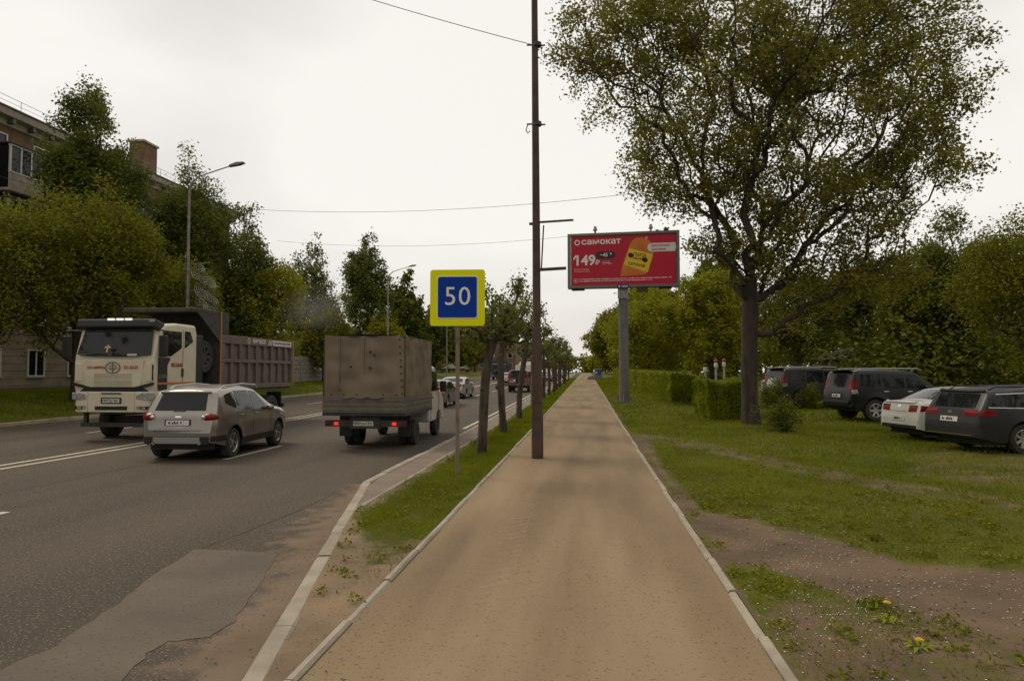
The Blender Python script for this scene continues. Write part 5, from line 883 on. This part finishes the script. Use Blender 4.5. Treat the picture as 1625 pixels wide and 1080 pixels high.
cb = MB().prism([(3.18, .50), (3.18, 2.02), (3.3, 2.13), (3.9, 2.16), (4.12, 2.08), (4.62, 1.42), (5.25, 1.20), (5.38, 1.0), (5.42, .5), (4.98, .5), (4.92, .70), (4.72, .78), (4.48, .78), (4.28, .70), (4.2, .5)], -.98, .98, 'x').build('cab', ww, Gz, bev=.06)
for sg in (-1, 1):
    X0, X1 = sorted((sg*.975, sg*.99)); MB().prism([(3.42, 1.42), (4.45, 1.42), (4.05, 2.0), (3.42, 2.02)], X0, X1, 'x').build('side_window', mt['glass'], Gz); MB().bb(X0, X1, 4.5, 4.512, .55, 1.4).bb(X0, X1, 3.36, 3.372, .55, 2.05).build('door_seam', mt['dark'], Gz)
    X0, X1 = sorted((sg*.98, sg*1.01)); MB().bb(X0, X1, 3.45, 3.62, 1.2, 1.25).build('door_handle', mt['black'], Gz, bev=.008); MB().bb(sg*1.17-.1, sg*1.17+.1, 4.25, 4.33, 1.38, 1.72).build('mirror', mt['black'], Gz, bev=.03); MB().tube([(sg*.97, 4.35, 1.45), (sg*1.1, 4.3, 1.5)], .02, 6).build('mirror_arm', mt['black'], Gz)
    MB().bb(min(sg*.6, sg*.9), max(sg*.6, sg*.9), 5.36, 5.43, .85, 1.02).build('headlamp', mt['lampclear'], Gz)
MB().prism([(-.85, 0), (.85, 0), (.8, .78), (-.8, .78)], -.01, .01, 'y').build('windscreen', mt['glass'], Gz, loc=(0, 4.60, 1.46), rot=(R(37.5), 0, 0)); MB().bb(-.5, .5, 3.165, 3.178, 1.45, 1.95).build('rear_cab_window', mt['glass'], Gz)
# ---------------------------------------------------------------- far trucks
def far_truck(name, label, X, Y, rz, cabm, bodym, box, Lt=7.5):
    e = empty(name, (X, Y, float(terr(X, Y))+.004), rz, label, 'truck'); MB().prism([(0, .7), (.02, 1.7), (-.2, 2.55), (-.5, 2.7), (-1.7, 2.7), (-1.7, .7)], -1.15, 1.15, 'x').build('cab', cabm, e, bev=.07); MB().prism([(-1.0, 0), (1.0, 0), (.95, .8), (-.95, .8)], -.01, .01, 'y').build('windscreen', mt['glass'], e, loc=(0, .0, 1.75), rot=(R(14.5), 0, 0))
    MB().bb(-1.2, 1.2, -.3, .1, .5, .85).build('bumper', mt['dark'], e, bev=.04); MB().bb(-.6, .6, 0, .035, 1.0, 1.5).build('grille', mt['black'], e); plate_text(e, '', 0, .115, .68, 1); MB().bb(-.42, .42, -Lt, -.4, .6, .85).build('chassis', mt['dark'], e)
    for sg in (-1, 1):
        MB().bb(sg*.88-.18, sg*.88+.18, .08, .115, .62, .8).build('headlamp', mt['lampclear'], e); MB().bb(sg*1.32-.1, sg*1.32+.1, -.15, -.05, 1.8, 2.4).build('mirror', mt['black'], e); X0, X1 = sorted((sg*1.145, sg*1.16)); MB().prism([(-.35, 1.75), (-1.3, 1.75), (-1.3, 2.5), (-.55, 2.5)], X0, X1, 'x').build('side_window', mt['glass'], e)
        for yy in (-1.0, -Lt+1.6): wheel(e, (sg*.95, yy, .5), .5, .3, sg, mt['dark'], 8)
    b = MB().bb(-1.22, 1.22, -Lt, -1.85, .95, box).build('cargo_body', bodym, e, bev=.03)
    for k in range(7): MB().bb(-1.27, -1.222, -Lt+.1+k*(Lt-2.1)/6, -Lt+.22+k*(Lt-2.1)/6, 1.0, box-.05).build('body_rib', bodym, b)
    MB().bb(-1.22, 1.22, -1.84, -1.75, 1.2, box+.25).build('headboard', bodym, e)
far_truck('truck', 'far dark blue tipper truck coming towards the camera, seen between pollard trunks', -14.2, 112, math.pi, M('navy_cab', (.02, .035, .09), .4), M('dark_tipper', (.045, .045, .045), .7), 2.9)
xx, yy = atx(748, -29); far_truck('truck', 'white box truck parked off the road, below the speed sign', -29, yy, R(-80), mt['white'], mt['white'], 3.2)
xx, yy = atx(838, -7.2); far_truck('truck', 'distant white delivery truck ahead of the maroon off-roader', -6.6, 82, 0, mt['white'], mt['white'], 2.3, 5.6)
# exhaust smoke hanging above the tipper body
sm = bpy.data.materials.new('smoke'); sm.use_nodes = True; n = sm.node_tree; n.nodes.remove(n.nodes['Principled BSDF']); v = n.nodes.new('ShaderNodeVolumePrincipled'); v.inputs['Color'].default_value = (.8, .76, .7, 1); tcx = n.nodes.new('ShaderNodeTexCoord'); ln = n.nodes.new('ShaderNodeVectorMath'); ln.operation = 'LENGTH'; nzx = n.nodes.new('ShaderNodeTexNoise'); nzx.inputs['Scale'].default_value = 1.6; n.links.new(tcx.outputs['Object'], ln.inputs[0]); n.links.new(tcx.outputs['Object'], nzx.inputs[0])
mr = n.nodes.new('ShaderNodeMapRange'); mr.inputs[1].default_value = 1; mr.inputs[2].default_value = .1; mr.inputs[3].default_value = 0; mr.inputs[4].default_value = .15; n.links.new(ln.outputs['Value'], mr.inputs[0]); mu = n.nodes.new('ShaderNodeMath'); mu.operation = 'MULTIPLY'; n.links.new(mr.outputs[0], mu.inputs[0]); n.links.new(nzx.outputs[0], mu.inputs[1]); n.links.new(mu.outputs[0], v.inputs['Density']); n.links.new(v.outputs[0], n.nodes['Material Output'].inputs['Volume'])
q = pd(500, 490, 40); bm = bmesh.new(); bmesh.ops.create_icosphere(bm, subdivisions=3, radius=1); me = bpy.data.meshes.new('exhaust_smoke'); bm.to_mesh(me); bm.free(); o = link('exhaust_smoke', me, sm, None, q); o.scale = (2.2, 2.2, 1.5); tag(o, 'thin grey puff of exhaust smoke hanging before the left trees', 'smoke', kind='stuff')
